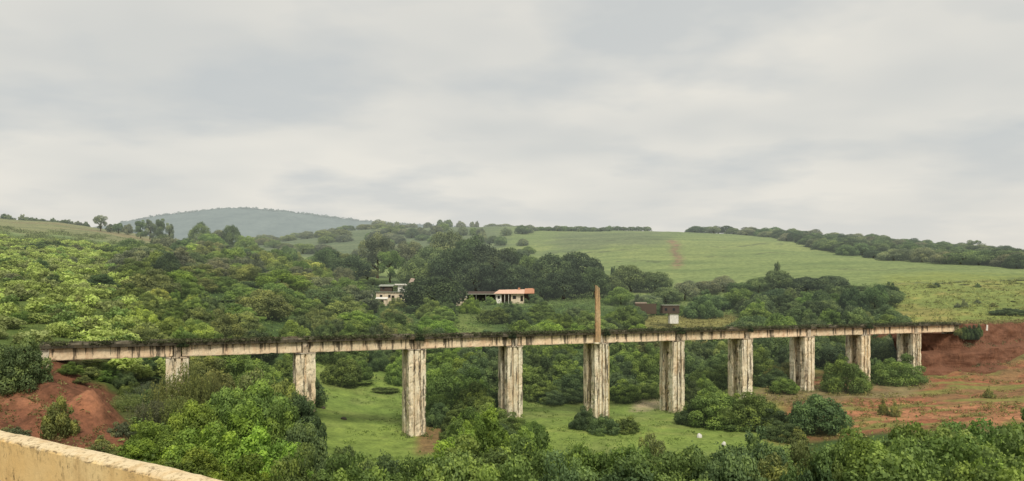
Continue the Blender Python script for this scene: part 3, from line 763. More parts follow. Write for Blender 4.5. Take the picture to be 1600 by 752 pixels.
scatter(['round_tree'], 560,830,520,800,40,6,11,10,17,[GREY,MID,GREY,DARK],'on the middle plateau',seed=31)
def forest_ok(u, Y):
    lo = np.interp(u, [1080,1190,1250,1300,1450,1650], [790,720,610,500,425,350])
    return Y > lo
def edge_ok(u, Y):
    lo = np.interp(u, [1080,1190,1250,1300,1450,1650], [790,720,600,490,410,345])
    return lo < Y < lo+45+20*math.sin(u/23)
scatter(['round_tree','broad_tree','round_tree'], 1085,1640,340,830,64,6,9.5,13,22,[DARK,GREY,DARK,DEEP],'on the right ridge',seed=34, mind=.5, ok=edge_ok)
scatter(['round_tree','broad_tree','round_tree'], 1085,1640,350,760,150,6,10,12,20,[DARK,GREY,DARK,DEEP],'on the right ridge',seed=33, mind=.55, ok=forest_ok)
plant('open_tree', 1518,640,376,20,DARK,'on the right ridge','flat-topped')

# cull plants the picture shows nothing of (completely behind nearer ones)
def visible_plants():
    sc = .25; Wg, Hg = 400, 188; cov = np.zeros((Hg, Wg), bool); keep = []
    for p in sorted(PLANTS, key=lambda p: p['Y']):
        cx = (CU+F*p['x']/p['Y'])*sc; rw = p['w']*F/p['Y']/2*sc
        vt = (HV+(EYE-p['g']-p['h'])*F/p['Y'])*sc; vb = (HV+(EYE-p['g'])*F/p['Y'])*sc
        x0, x1 = int(max(0, cx-rw)), int(min(Wg, cx+rw+1)); y0, y1 = int(max(0, vt)), int(min(Hg, vb+1))
        if x1 <= x0 or y1 <= y0: continue
        sub = cov[y0:y1, x0:x1]
        if sub.mean() > .86: continue
        keep.append(p)
        yy, xx = np.mgrid[y0:y1, x0:x1]
        hh = max(vb-vt, .01)
        dome = ((xx-cx)/(rw*.78+.01))**2 + ((vb-yy)/(hh*.82))**2 < 1
        cov[y0:y1, x0:x1] |= dome
    return keep

ORD = ['first','second','third','fourth','fifth','sixth','seventh','eighth','ninth','tenth','eleventh','twelfth','thirteenth','fourteenth','fifteenth','sixteenth','seventeenth','eighteenth','nineteenth','twentieth']
ORD += ['twenty-'+o for o in ORD[:9]]+['thirtieth']+['thirty-'+o for o in ORD[:9]]
PIERU = [60,277,481,653,804,938,1060,1166,1261,1349,1428,1500]
def span_phrase(u):
    if u < 60: return 'at far left'
    if u >= 1500: return 'over red cutting'
    for i in range(11):
        if u < PIERU[i+1]: return 'near %s span' % ORD[i]
NOUN = {'bush':'bush','shrub':'small shrub','thicket':'feathery thicket','broad_tree':'leafy tree','round_tree':'rounded tree','open_tree':'open-crowned tree','tall_tree':'slim upright tree'}
CAT = {'bush':'bush','shrub':'shrub','thicket':'thicket','broad_tree':'tree','round_tree':'tree','open_tree':'tree','tall_tree':'tree'}

def build_plants():
    kept = visible_plants()
    groups = {}
    for p in kept:
        p['desc'] = ((p['extra']+' ') if p['extra'] else '')+TINTNAME[p['tint']]+' '+NOUN[p['kind']]
        groups.setdefault((p['desc'], p['where'], span_phrase(p['u'])), []).append(p)
    wherecount = {}
    for p in kept: wherecount.setdefault((p['desc'], p['where']), []).append(p)
    for (d, w, s), L in groups.items():
        L.sort(key=lambda p: p['u'])
        for i, p in enumerate(L):
            if len(wherecount[(d, w)]) == 1: p['label'] = '%s %s' % (d, w)
            elif len(L) == 1: p['label'] = '%s %s, %s' % (d, w, s)
            else: p['label'] = '%s %s, %s, %s from left' % (d, w, s, ORD[min(i, len(ORD)-1)])
    rng = random.Random(5)
    for p in kept:
        k = p['kind']; hz = .35*(1-math.exp(-max(p['Y']-120, 0)/1900.))  # hz: distance haze painted into the plant's own colour
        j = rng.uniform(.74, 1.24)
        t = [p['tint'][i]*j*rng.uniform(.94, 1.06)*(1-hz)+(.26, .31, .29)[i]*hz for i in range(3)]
        if k == 'bush' and p['Y'] < 75 and p['u'] > 480: p['w'] = max(p['w'], min(p['h']*1.2, p['w']*1.45))*(.85+.4*rng.random())
        elif k == 'bush' and p['h'] > p['w']*.95: p['w'] = min(p['h']/.95, p['w']*1.2)
        sc = (p['w'], p['w']*rng.uniform(.9, 1.1)*p['depth'], p['h'])
        rz = rng.uniform(0, 6.283)
        c, s_ = abs(math.cos(rz)), abs(math.sin(rz))
        grp = NOUN[k]+'s '+p['where']
        loc = (p['x'], p['Y'], p['g'])
        if k in ('bush', 'shrub', 'thicket'):
            me = rng.choice({'bush': BUSH, 'shrub': SHRUB, 'thicket': WISP}[k])
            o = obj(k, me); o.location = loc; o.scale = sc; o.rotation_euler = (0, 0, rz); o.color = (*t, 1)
            tag(o, p['label'], CAT[k], grp)
        else:
            cm, tm = rng.choice(TREE[k.split('_')[0]])
            r = empty(k, loc, rz); r.scale = sc
            tag(r, p['label'], CAT[k], grp)
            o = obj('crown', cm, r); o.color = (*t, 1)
            obj('trunk', tm, r)
    print('plants', len(PLANTS), 'kept', len(kept))
build_plants()

# ------------------------------------------------------------------ ground cover nobody could count
def cover(name, pts, hgt, wid, col, nl, leaf, label, cat, seed, cvar=.25, zoff=0.0, aspect=.5, up=.3, nj=.7):
    rng = np.random.default_rng(seed)
    pts = np.asarray(pts); n = len(pts)
    if pts.shape[1] == 2: z = H(pts[:, 0], pts[:, 1])
    else: z = pts[:, 2]
    hh = hgt*(.5+rng.random(n)); ww = wid*(.6+.8*rng.random(n))
    base = np.stack([pts[:, 0], pts[:, 1], z+zoff], 1)
    R = np.repeat(np.arange(n), nl)
    d = rng.normal(size=(n*nl, 3)); d /= np.linalg.norm(d, axis=1, keepdims=True); d[:, 2] = np.abs(d[:, 2])
    rad = .7+.35*rng.random(n*nl)
    P = base[R]+np.stack([d[:, 0]*ww[R]*.5*rad, d[:, 1]*ww[R]*.5*rad, d[:, 2]*hh[R]*rad], 1)
    N = d+rng.normal(size=d.shape)*nj; N[:, 2] += up
    V, FC = quads(P, N, leaf*(.6+.8*rng.random(n*nl)), aspect, rng)
    col = np.asarray(col, float)
    if col.ndim == 1: col = np.repeat(col[None], n, 0)
    k = np.clip(1+rng.normal(size=n)*cvar, .4, 1.8)
    k2 = np.clip(1+rng.normal(size=n*nl)*.22, .4, 1.7)
    c = col[R]*(k[R]*k2)[:, None]
    C4 = np.concatenate([c, np.ones((len(c), 1))], 1)
    me = mesh_np(name, V, FC, [M['cover']], {'col': ('FLOAT_COLOR', 'FACE', C4)})
    o = obj(name, me)
    tag(o, label, cat, kind='stuff')

def rand_uY(n, u0, u1, y0, y1, rng, ok=None):
    out = []
    while len(out) < n:
        Y = np.sqrt(rng.uniform(y0*y0, y1*y1, n)); u = rng.uniform(u0, u1, n)
        m = np.ones(n, bool) if ok is None else ok(u, Y)
        out += list(zip((u[m]-CU)/F*Y[m], Y[m]))
    return np.array(out[:n])

r_ = np.random.default_rng(77)
# yellow-green scrub on the left slope
p1 = rand_uY(2200, -260, 430, 87, 400, r_, lambda u, Y: (u < 250-(Y-90)*.10+22*np.sin(Y/9)+np.clip(Y-225, 0, 130)*1.3) & (fbm(u/40, Y/14, 71) > .30))
cl = np.array(LIGHT)[None]*(.42+.85*fbm(p1[:, 0]/7, p1[:, 1]/12, 73))[:, None]
cover('scrub', p1, 1.5, 3.0, cl*.75, 40, .33, 'yellow-green scrub covering the slope above the left end of the viaduct', 'scrub', 1, cvar=.34, nj=.42, up=.1)
def bush_field(name, pts, wr, hr, cols, label, cat, seed, nleaf=620, leaf=.105):
    rng = np.random.default_rng(seed); protos = []
    for q in range(5):
        r2 = np.random.default_rng(seed*10+q); cen = []; rad = []
        for i in range(20):
            a_ = r2.random()*6.283; r_0 = .42*math.sqrt(r2.random()); cen.append((r_0*math.cos(a_), r_0*math.sin(a_), .15+.55*r2.random()*(1-r_0))); rad.append(.09+.10*r2.random())
        cen.append((0, 0, .25)); rad.append(.24)
        V, FC, t = lobes_to_leaves(cen, rad, nleaf, leaf, seed*10+q)
        protos.append((norm_unit(V, FC, t, ''), t))
    n = len(pts); z = H(pts[:, 0], pts[:, 1]); VS, CS = [], []
    for i in range(n):
        W, t = protos[rng.integers(5)]; w = rng.uniform(*wr); h = rng.uniform(*hr)*(.6+.4*w/wr[1]); a_ = rng.random()*6.283
        c_, s_ = math.cos(a_), math.sin(a_)
        VS.append(np.stack([pts[i, 0]+w*(W[:, 0]*c_-W[:, 1]*s_), pts[i, 1]+w*(W[:, 0]*s_+W[:, 1]*c_), z[i]-.15+h*W[:, 2]], 1))
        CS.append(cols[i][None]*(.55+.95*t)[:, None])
    V = np.concatenate(VS); C = np.concatenate(CS)
    FC = np.arange(len(V)).reshape(-1, 4)
    me = mesh_np(name, V, FC, [M['cover']], {'col': ('FLOAT_COLOR', 'FACE', np.concatenate([C, np.ones((len(C), 1))], 1))})
    tag(obj(name, me), label, cat, kind='stuff')
p1b = rand_uY(1250, -230, 400, 92, 360, r_, lambda u, Y: (u < 258-(Y-90)*.10+np.clip(Y-225, 0, 130)*1.1) & (fbm(u/33, Y/17, 72) > .26))
tn = r_.random(len(p1b)); clb = np.where((tn < .62)[:, None], np.array(LIGHT), np.where((tn < .86)[:, None], np.array(OLIVE), np.array(MID)))*(.9+.55*r_.random(len(p1b)))[:, None]
bush_field('scrub_thicket', p1b, (2.6, 5.2), (1.8, 3.3), clb, 'light yellow-green scrub bushes crowding the slope above the left end of the viaduct', 'scrub', 13)
p2 = rand_uY(1700, -200, 430, 340, 480, r_, lambda u, Y: fbm(u/30, Y/30, 75) > .5)
cover('scrub', p2, 2.0, 4.5, np.array((.21,.25,.10)), 26, .75, 'scattered olive scrub below the left ridge', 'scrub', 2)
# undergrowth through the woods
def wood_ok(u, Y):
    lawn = (u > 480) & (u < 1225) & (Y > 84) & (Y < 141)
    soil = (u > 1215) & (Y > 92) & (Y < 160)
    bank = (u < 205) & (Y < 88)
    slope = (u < 200) & (Y > 86)
    terr = (u > 985) & (u < 1150) & (Y > 186) & (Y < 240)
    fld = (u > 1395) & (Y > 160)
    return ~(lawn | soil | bank | slope | terr | fld)
p3 = np.concatenate([rand_uY(5000, 170, 1420, 132, 300, r_, wood_ok), rand_uY(1500, 205, 1640, 55, 92, r_, wood_ok)])
cu = np.array(MID)[None]*(.5+.9*fbm(p3[:, 0]/11, p3[:, 1]/11, 79))[:, None]
cover('undergrowth', p3, 1.3, 2.6, cu, 16, .5, 'dark green undergrowth between the bushes of the valley', 'undergrowth', 3)
# rough grass
p4 = rand_uY(1500, 1195, 1750, 96, 157, r_, lambda u, Y: fbm(u/45, Y/4, 81) > .56)
cover('dry_grass', p4, .45, .9, np.array((.28,.26,.09)), 10, .3, 'dry grass tufts on the red ground at the right', 'grass', 4, up=0)
p5 = rand_uY(1500, 480, 1225, 84, 142, r_, lambda u, Y: ((fbm(u/25, Y/6, 83) > .56) | (Y > 133) | (Y < 90)))
cover('grass', p5, .3, .9, np.array((.19,.27,.065)), 10, .25, 'green grass tufts on the valley lawn', 'grass', 5, up=0)
p6 = rand_uY(1600, 1385, 1800, 178, 300, r_)
cover('meadow_grass', p6, .8, 1.7, np.array((.27,.29,.09)), 10, .55, 'yellowish meadow grass behind the right end of the viaduct', 'grass', 6, up=.2)
p7 = rand_uY(500, 985, 1150, 186, 240, r_)
cover('terrace_grass', p7, .6, 1.6, np.array((.28,.26,.09)), 10, .5, 'dry grass around the brown hut on the terrace', 'grass', 7)
p8 = rand_uY(260, -120, 215, 60, 86, r_, lambda u, Y: fbm(u/14, Y/3, 87) > .57)
cover('weeds', p8, .5, 1.0, np.array((.2,.18,.07)), 12, .26, 'sparse dry weeds on the red bank', 'weeds', 8)
pf = []
for i in range(10):
    for _ in range(26):
        side = r_.random()
        a_ = i*15.22/.913+r_.uniform(-2.2, 2.2); b_ = r_.uniform(-1.0, -.05) if side < .6 else r_.uniform(0, 4.6)
        if side >= .6: a_ = i*15.22/.913-1.6-r_.random()*.8
        pf.append((-45.13+.913*a_-.4085*b_, 90+.4085*a_+.913*b_))
cover('pier_weeds', np.array(pf), .5, .7, np.array((.19,.23,.08)), 14, .22, 'weeds growing around the feet of the viaduct piers', 'weeds', 10)
hu = r_.uniform(190, 840, 420)
hv = np.interp(hu, [120,180,250,300,340,380,420,470,520,560,620,680,750,830], [362,350,336.5,331.5,327,325.5,328,333.5,339.5,344.5,349.5,353,357,360])
p9 = np.stack([(hu-CU)/F*2990, np.full(len(hu), 2990.), EYE-(hv-HV)/F*2990-5], 1)
cover('hilltop_forest', p9, 9, 22, np.array((.13,.17,.14)), 20, 7, 'hazy forest edge along the top of the distant hill', 'forest', 9)

# ------------------------------------------------------------------ viaduct
X0, Y0, DX, DY = -45.13, 90.0, 15.22, 6.81
SPAN = math.hypot(DX, DY)
ZB, ZG, ZS = 22.1, 23.62, 24.02          # girder bottom, girder top, slab top
def P(a, b):   # a along (m from first pier), b across (0 = near face)
    return X0+BD[0]*a+BNV[0]*b, Y0+BD[1]*a+BNV[1]*b

VLOC = (*P(0, 2), h1(*P(0, 2)))
via = tag(empty('viaduct', VLOC, BANG), 'abandoned concrete viaduct on ten tall stained piers crossing the green valley', 'viaduct')
def loc(a, b, z): return (a, b-2, z-VLOC[2])       # local coordinates in the viaduct's frame

def rough_prism(poly, zs, jit, seed, taper=0.0, cap=True):
    """vertical prism on plan polygon (a,b) with rings at heights zs; horizontally jittered"""
    rng = np.random.default_rng(seed)
    pts = []
    n0 = len(poly)
    for i in range(n0):
        a, b = np.array(poly[i]), np.array(poly[(i+1) % n0]); L = np.linalg.norm(b-a); k = max(1, int(L/.35))
        pts += [a+(b-a)*j/k for j in range(k)]
    pts = np.array(pts); n = len(pts)
    nx = np.roll(pts, -1, 0)-np.roll(pts, 1, 0); nrm = np.stack([nx[:, 1], -nx[:, 0]], 1); nrm /= np.linalg.norm(nrm, axis=1, keepdims=True)+1e-9
    s = np.arange(n)*.35; V = []
    for i, z in enumerate(zs):
        dj = (fbm(s/1.0+seed*7, np.full(n, z/1.1), seed, 4)-.5)*2*jit
        chip = np.where(fbm(s/.5+seed*3, np.full(n, z/.7), seed+9, 3) > .64, -jit*1.3, 0)
        q = pts+nrm*(dj+chip)[:, None]
        V += [(x, y, z) for x, y in q]
    Fq = []
    for i in range(len(zs)-1):
        for k in range(n):
            k2 = (k+1) % n
            Fq.append((i*n+k, i*n+k2, (i+1)*n+k2, (i+1)*n+k))
    if cap: Fq.append(tuple((len(zs)-1)*n+k for k in range(n)))
    return V, Fq

def add_prism(name, parent, mat, poly, z0, z1, jit, seed, dz=.4, off=(0, 0)):
    k = max(2, int((z1-z0)/dz)+1)
    V, Fq = rough_prism(poly, np.linspace(z0, z1, k), jit, seed)
    mb = MB(); mb.add([loc(x+off[0], y+off[1], z) for x, y, z in V], Fq)
    return mb.build(name, mat, parent)

T = 1.38
def rect(a0, a1, b0, b1): return [(a0, b0), (a1, b0), (a1, b1), (a0, b1)]
def grooved(a0, a1, b0, b1, gs, gw=.13, gd=.34):
    p = [(a0, b0)]
    for g in gs: p += [(g-gw, b0), (g-gw, b0+gd), (g+gw, b0+gd), (g+gw, b0)]
    return p+[(a1, b0), (a1, b1), (a0, b1)]

ORDP = ORD[:10]
for i in range(10):
    a = i*SPAN; gx, gy = P(a, 2)
    zmin = min(h1(*P(a+da, b)) for da in (-1.4, 1.4) for b in (0, 4))-1.0
    rr = random.Random(i)
    # near column (one with ribs), rough web, far column: a pier is one H-shaped shaft
    gs = [(-.42, .5), (-.55, .1, .72), (-.3, .55), (-.05,), (-.5, .45)][(i+2) % 5]
    pr = add_prism('pier', via, M['pier'], grooved(-T, T, 0, 1.25, gs), zmin, 21.86, .075, i*5+1, .35, (a, 0))
    pr['label'] = 'tall stained concrete pier, %s from the left end' % ORDP[i]
    wb = add_prism('web', pr, M['pier_rough'], rect(-T*(.62 if i < 8 else .3), T*(.62 if i < 8 else .3), 1.27, 2.75), zmin, 21.8, .16, i*5+2, .3, (a, 0))
    fc = add_prism('rear_column', pr, M['pier'], rect(-T, T, 2.77, 4.0), zmin, 21.86, .07, i*5+3, .4, (a, 0))
    MB().add(*(lambda m: (m.v, m.f))(MB().box(a-T-.05, a+T+.05, -2.05, 2.05, 21.863-VLOC[2], ZB-.05-VLOC[2]))).build('pier_cap', M['pier_rough'], pr, .04)
    # stub between the girder ends, carrying the deck
    add_prism('stub', pr, M['pier_rough'], rect(-.42, .42, .12, 3.9), ZB-.048, ZG-.03, .07, i*5+4, .3, (a, 0))
    for sgn in (-1, 1):
        for b in (.5, 3.5):
            MB().box(a+sgn*.95-.22, a+sgn*.95+.22, b-2-.25, b-2+.25, ZB-.049-VLOC[2], ZB-.002-VLOC[2]).build('bearing', M['bearing'], pr)

def girder(a0, a1, b0, b1, seed, notch0=True, notch1=True):
    """solid beam with haunched, cut-back ends; side faces finely divided and worn"""
    n = max(6, int((a1-a0)/.45)); mb = MB(); rng = random.Random(seed)
    xs = [a0+(a1-a0)*i/n for i in range(n+1)]
    zr = [0, .1, .4, .75, 1.0]
    rows = []
    for i, x in enumerate(xs):
        t0, t1 = x-a0, a1-x
        top = ZG-.002; bot = ZB
        if min(t0, t1) < .5 : bot += 0
        chip = .06*max(0, rng.gauss(0, 1)) if rng.random() < .35 else 0
        ring = []
        for b, sgn in ((b0, -1), (b1, 1)):
            for zz in (zr if sgn < 0 else zr[::-1]):
                z = bot+chip*(1-zz)+(top-bot-chip)*zz
                j = .03*rng.gauss(0, 1) if 0 < zz < 1 else .015*rng.gauss(0, 1)
                fl = .07 if zz <= .1 else 0
                ring.append(loc(x, b+sgn*fl+j*(-sgn), z))
        rows.append(ring)
    m = len(rows[0])
    V = [p for r in rows for p in r]; Fq = []
    for i in range(n):
        for k in range(m):
            k2 = (k+1) % m
            Fq.append((i*m+k, (i+1)*m+k, (i+1)*m+k2, i*m+k2))
    Fq.append(tuple(range(m))); Fq.append(tuple(n*m+k for k in range(m))[::-1])
    return mb.add(V, Fq)

A_L, A_R = -.965*SPAN, 9.92*SPAN
AE = 10.05*SPAN
ends = [A_L]+[i*SPAN for i in range(10)]+[A_R]
for i in range(11):
    a0, a1 = ends[i], ends[i+1]
    g0 = .58 if i > 0 else .0; g1 = .58 if i < 10 else .0
    ob = girder(a0+g0, a1-g1, .32, .75, i).build('girder', M['girder'], via)
    ob['label'] = 'near side deck girder with dark run-off stains, %s span from the left' % ORD[i]
    girder(a0+g0, a1-g1, 3.25, 3.68, i+50).build('girder', M['girder'], via)
    # diaphragms between the two girders
    for f in (.02, .5, .98):
        x = a0+g0+(a1-a0-g0-g1)*f; x = min(max(x, a0+g0+.2), a1-g1-.2)
        MB().box(x-.12, x+.12, .76-2, 3.24-2, ZB+.25-VLOC[2], ZG-.01-VLOC[2]).build('diaphragm', M['girder'], via)
    # vertical stiffeners / formwork ribs on the outer face
    # deck slab, per span, worn edge
    n = int((a1-a0)/.5); mb = MB(); rng = random.Random(300+i); V = []; Fq = []
    for k in range(n+1):
        x = a0+.02+(a1-a0-.04)*k/n; e0 = -.18+.05*rng.gauss(0, 1); e1 = 4.2+.05*rng.gauss(0, 1); dz = .02*rng.gauss(0, 1)
        V += [loc(x, e0, ZG), loc(x, e1, ZG), loc(x, e1, ZS+dz), loc(x, e0, ZS+dz)]
    for k in range(n):
        o = 4*k
        for q in range(4): Fq.append((o+q, o+(q+1) % 4, o+4+(q+1) % 4, o+4+q))
    Fq += [(3, 2, 1, 0), (4*n, 4*n+1, 4*n+2, 4*n+3)]
    mb.add(V, Fq).build('deck_slab', M['slab'], via)
    # broken kerb upstands: one mesh per span and side
    for side, b in ((0, -.12), (1, 3.86)):
        mb = MB(); rng = random.Random(400+i*2+side); n = int((a1-a0)/.4); V = []; h = .2
        for k in range(n+1):
            x = a0+.06+(a1-a0-.12)*k/n
            if rng.random() < .3: h = rng.choice([.03, .12, .2, .26])
            hh = h+rng.uniform(-.02, .02); j = rng.uniform(-.03, .03)
            V += [loc(x, b+j, ZS-.03), loc(x, b+.3+j, ZS-.03), loc(x, b+.3+j, ZS+hh), loc(x, b+j, ZS+hh)]
        Fq = [(4*k+q, 4*k+(q+1) % 4, 4*k+4+(q+1) % 4, 4*k+4+q) for k in range(n) for q in range(4)]+[(3, 2, 1, 0), (4*n, 4*n+1, 4*n+2, 4*n+3)]
        mb.add(V, Fq)
        mb.build('kerb', M['kerb'], via)
# pale end block and abutments
MB().box(A_L-.02-.55, A_L-.02, .2-2, 3.8-2, ZB-.05-VLOC[2], ZG-VLOC[2]).build('end_block', M['bearing'], via)
e = MB().box(A_L+.25, A_L+1.6, .18-2, .30-2, ZB+.03-VLOC[2], ZG-.05-VLOC[2]).build('end_panel', M['end'], via, .03); e['label'] = 'whitewashed panel at the left end of the deck'
for a, nm in ((A_L-.2, 0), (A_R+.3, 1)):
    zb = h1(*P(a, 2))-1.5 if nm == 0 else 17.0
    ab = add_prism('abutment', via, M['pier_rough'], rect(-.9, .9, -.1, 4.1), zb, ZB-.06, .12, 70+nm, .4, (a, 0))
# remnant strips on the fifth pier
dp = MB().tube([loc(4*SPAN+T+.28, .3, 8.2), loc(4*SPAN+T+.28, .3, 15), loc(4*SPAN+T+.26, .3, 21.5)], [.11, .11, .11], 8).build('drainpipe', M['pipe'], via, smooth=True)
dp['label'] = 'pale yellow pipe down the right side of the fifth pier'

# plants and grass growing on the deck
rng = np.random.default_rng(99); n = 4600
aa = rng.uniform(A_L, A_R, n); bb = rng.choice([-.05, .25, 3.9, 2.0], n, p=[.5, .2, .15, .15])+rng.normal(size=n)*.18
keep = fbm(aa/3.0, bb*0+3, 101) > .36; aa, bb = aa[keep], bb[keep]
xy = np.stack([X0+BD[0]*aa+BNV[0]*bb, Y0+BD[1]*aa+BNV[1]*bb, np.full(len(aa), ZS-.02)], 1)
gcol = np.array((.075,.085,.035))[None]*(.5+1.3*fbm(aa/4, aa*0, 103))[:, None]
cover('deck_grass', xy, .38, .6, gcol, 12, .22, 'dark grass and weeds growing along the top of the viaduct deck', 'grass', 11, up=0)

for k, (i, da) in enumerate([(2, 0.3), (4, .9), (5, .2), (3, -.6), (6, .4), (8, .6), (0, .7)]):
    x, y = P(i*SPAN+da, -.15)
    o = obj('shrub', SHRUB[k % 4]); o.location = (x, y, ZS-.65); o.scale = (1.5+.3*(k % 3), 1.3, 1.25); o.rotation_euler = (0, 0, k*1.3)
    o.color = (.05, .075, .03, 1)
    tag(o, 'small dark shrub rooted in the deck edge over the %s pier' % ORD[i], 'shrub', 'shrubs rooted on the deck')

# ------------------------------------------------------------------ the lone leaning post at the fifth pier
def build_post():
    a = 4*SPAN-1.15; b = -.62; x, y = P(a, b)
    base = ZB-.05
    t = tag(empty('concrete_post', (x, y, base), BANG), 'tall orange-tan concrete post rising above the deck at the fifth pier', 'post')
    rr = random.Random(3); V = []; rings = 26; top = 32.0-base
    prof = [(-.42, -.2), (-.42, .2), (.42, .2), (.42, -.2)][::-1]
    pts = []
    for k in range(4):
        p, q = np.array(prof[k]), np.array(prof[(k+1) % 4]); m = 4
        pts += [p+(q-p)*j/m for j in range(m)]
    n = len(pts)
    for r in range(rings):
        f = r/(rings-1); w = 1.12-.2*f if f < .82 else (1.12-.2*f)*(1-(f-.82)*1.6)
        for p in pts:
            zz = top*f+(.55*(-p[0]) if r == rings-1 else 0)
            V.append((p[0]*w+.03*rr.gauss(0, 1)-.12*f, p[1]+.02*rr.gauss(0, 1), zz))
    Fq = [(r*n+k, r*n+(k+1) % n, (r+1)*n+(k+1) % n, (r+1)*n+k) for r in range(rings-1) for k in range(n)]
    Fq.append(tuple((rings-1)*n+k for k in range(n))); Fq.append(tuple(range(n))[::-1])
    MB().add(V, Fq).build('shaft', M['post'], t)
    MB().box(-.75, .75, -.3, .42, -.02, .26).build('footing', M['pier'], t, .04)
build_post()

# ------------------------------------------------------------------ red earth cutting at the right end
def build_embankment():
    na, nh = 220, 46
    a0, a1 = 9.0*SPAN+2.0, 10.0*SPAN+90
    A = np.linspace(a0, a1, na)[None, :]*np.ones((nh, 1)); T_ = np.linspace(0, 1, nh)[:, None]*np.ones((1, na))
    top = 23.75+(fbm(A/6, A*0, 111)-.5)*.5; bot = 11.0
    top = np.where(A < AE+2.2, 21.6+(top-21.6)*sstep(AE+.2, AE+2.2, A), top)
    Z = bot+(top-bot)*T_
    # slope leaning back with a ledge at mid height
    B = -6.6+T_*3.4+2.2*sstep(.58, .62, T_)+2.0*sstep(.23, .27, T_)-.7
    B = B+(fbm(A/4, Z/2.2, 113)-.5)*1.5+(fbm(A/1.3, Z/.7, 117)-.5)*.5
    B = B+4.6*(1-sstep(AE-8, AE-3, A))+3.0*(1-sstep(a0, a0+4, A))
    X = X0+BD[0]*A+BNV[0]*B; Y = Y0+BD[1]*A+BNV[1]*B
    V = np.stack([X.ravel(), Y.ravel(), Z.ravel()], 1)
    i = np.arange((nh-1)*(na-1)); r, c = i//(na-1), i % (na-1); q = r*na+c
    FC = np.stack([q, q+1, q+na+1, q+na], 1)
    # level top running back into the meadow
    rows = []
    for b, dz in ((2.0, .05), (5.0, 0), (16.0, -.5), (30., -3)):
        rows.append(np.stack([X0+BD[0]*A[0]+BNV[0]*b, Y0+BD[1]*A[0]+BNV[1]*b, top[0]*0+np.where(A[0] < AE+1.6, np.minimum(21.5, H(X0+BD[0]*A[0]+BNV[0]*b, Y0+BD[1]*A[0]+BNV[1]*b)-.3), 23.7)+dz+(fbm(A[0]/3, A[0]*0+b, 119)-.5)*.3], 1))
    base = (nh-1)*na
    for rws in rows:
        n0 = len(V); V = np.concatenate([V, rws]); j = np.arange(na-1)
        FC = np.concatenate([FC, np.stack([base+j, base+j+1, n0+j+1, n0+j], 1)]); base = n0
    tag(obj('red_earth_terrain', mesh_np('red_earth_terrain', V, FC, [M['earth']], None, True)), kind='structure')
build_embankment()
n = 420; aa = rng.uniform(10.0*SPAN-4, 10.0*SPAN+80, n); tz = rng.choice([.27, .62, .05], n, p=[.35, .3, .35])+rng.normal(size=n)*.02
bb = -6.6+tz*3.4+2.2*sstep(.58, .62, tz)+2.0*sstep(.23, .27, tz)-.8
kp = fbm(aa/5, tz*9, 121) > .47; aa, bb, tz = aa[kp], bb[kp], tz[kp]
xy = np.stack([X0+BD[0]*aa+BNV[0]*bb, Y0+BD[1]*aa+BNV[1]*bb, 11+12.7*tz], 1)
cover('ledge_weeds', xy, .5, 1.3, np.array((.15,.155,.065)), 14, .3, 'dull weeds along the ledges of the red cutting', 'weeds', 15)
# grass fringe along the lip of the cutting
n = 700; aa = rng.uniform(AE+1, AE+85, n); bb = rng.uniform(-.4, 14, n)
xy = np.stack([X0+BD[0]*aa+BNV[0]*bb, Y0+BD[1]*aa+BNV[1]*bb, np.full(n, 23.7)], 1)
cover('fringe_grass', xy, .5, 1.2, np.array((.26,.25,.09)), 10, .35, 'dry grass along the lip of the red cutting', 'grass', 12)
for k, (da, b, z, w, h, c) in enumerate([(-4.2,-.7,21.2,1.7,2.0,OLIVE),(-2.2,-.9,20.4,2.4,2.9,DARK),(-.6,-1.0,20.3,2.4,3.0,DEEP),(1.1,-1.1,20.2,2.4,3.2,DEEP),(2.6,-1.2,20.9,2.0,2.7,DARK)]):
    x, y = P(AE+da, b); o = obj('bush', BUSH[k % 6]); o.location = (x, y, z); o.scale = (w, w*.8, h); o.rotation_euler = (0, 0, k*1.7); o.color = (*c, 1)
    tag(o, '%s bush overhanging the right end of the deck, %s from left' % (TINTNAME[c], ORD[k]), 'bush', 'bushes over the right abutment')
# whitish marker at the end of the deck
def blob(name, locn, sx, sy, sz, mat, seed, label, cat, group=None):
    rr = np.random.default_rng(seed); import bmesh
    bm = bmesh.new(); bmesh.ops.create_icosphere(bm, subdivisions=3, radius=1)
    off = rr.random(3)*50
    for v in bm.verts:
        c = v.co; k = .75+.5*float(fbm(c.x*1.7+off[0]+c.z*.9, c.y*1.7+off[1]-c.z*.7, seed, 3))
        v.co = Vector((c.x*k*sx, c.y*k*sy, max(-.3, c.z*k)*sz))
    me = bpy.data.meshes.new(name); bm.to_mesh(me); bm.free(); me.materials.append(mat)
    o = obj(name, me); o.location = locn; o.rotation_euler = (0, 0, seed*1.1)
    return tag(o, label, cat, group)
def blob_at(name, u, Y, wpx, hpx, mat, seed, label, cat, group=None):
    x = (u-CU)/F*Y; w = wpx/F*Y/2
    blob(name, (x, Y, h1(x, Y)+.02), w, w*.8, hpx/F*Y, mat, seed, label, cat, group)
blob_at('boulder', 1093, Yv(1093, 684), 11, 6, M['stone'], 1, 'white stone on the lawn right of the sixth pier, left one', 'stone', 'white stones on the lawn')
blob_at('boulder', 1131, Yv(1131, 696), 8, 5, M['stone'], 2, 'smaller white stone at the lawn edge beside the near bushes', 'stone', 'white stones on the lawn')
blob_at('boulder', 537, Yv(537, 656), 9, 4, M['rock'], 3, 'dark lump on the lawn left of the third pier', 'stone', 'dark lumps on the lawn')
blob_at('boulder', 505, Yv(505, 639), 8, 3, M['rock'], 4, 'smaller dark lump on the lawn just right of the second pier', 'stone', 'dark lumps on the lawn')
x, y = P(AE+4.2, -2.1)
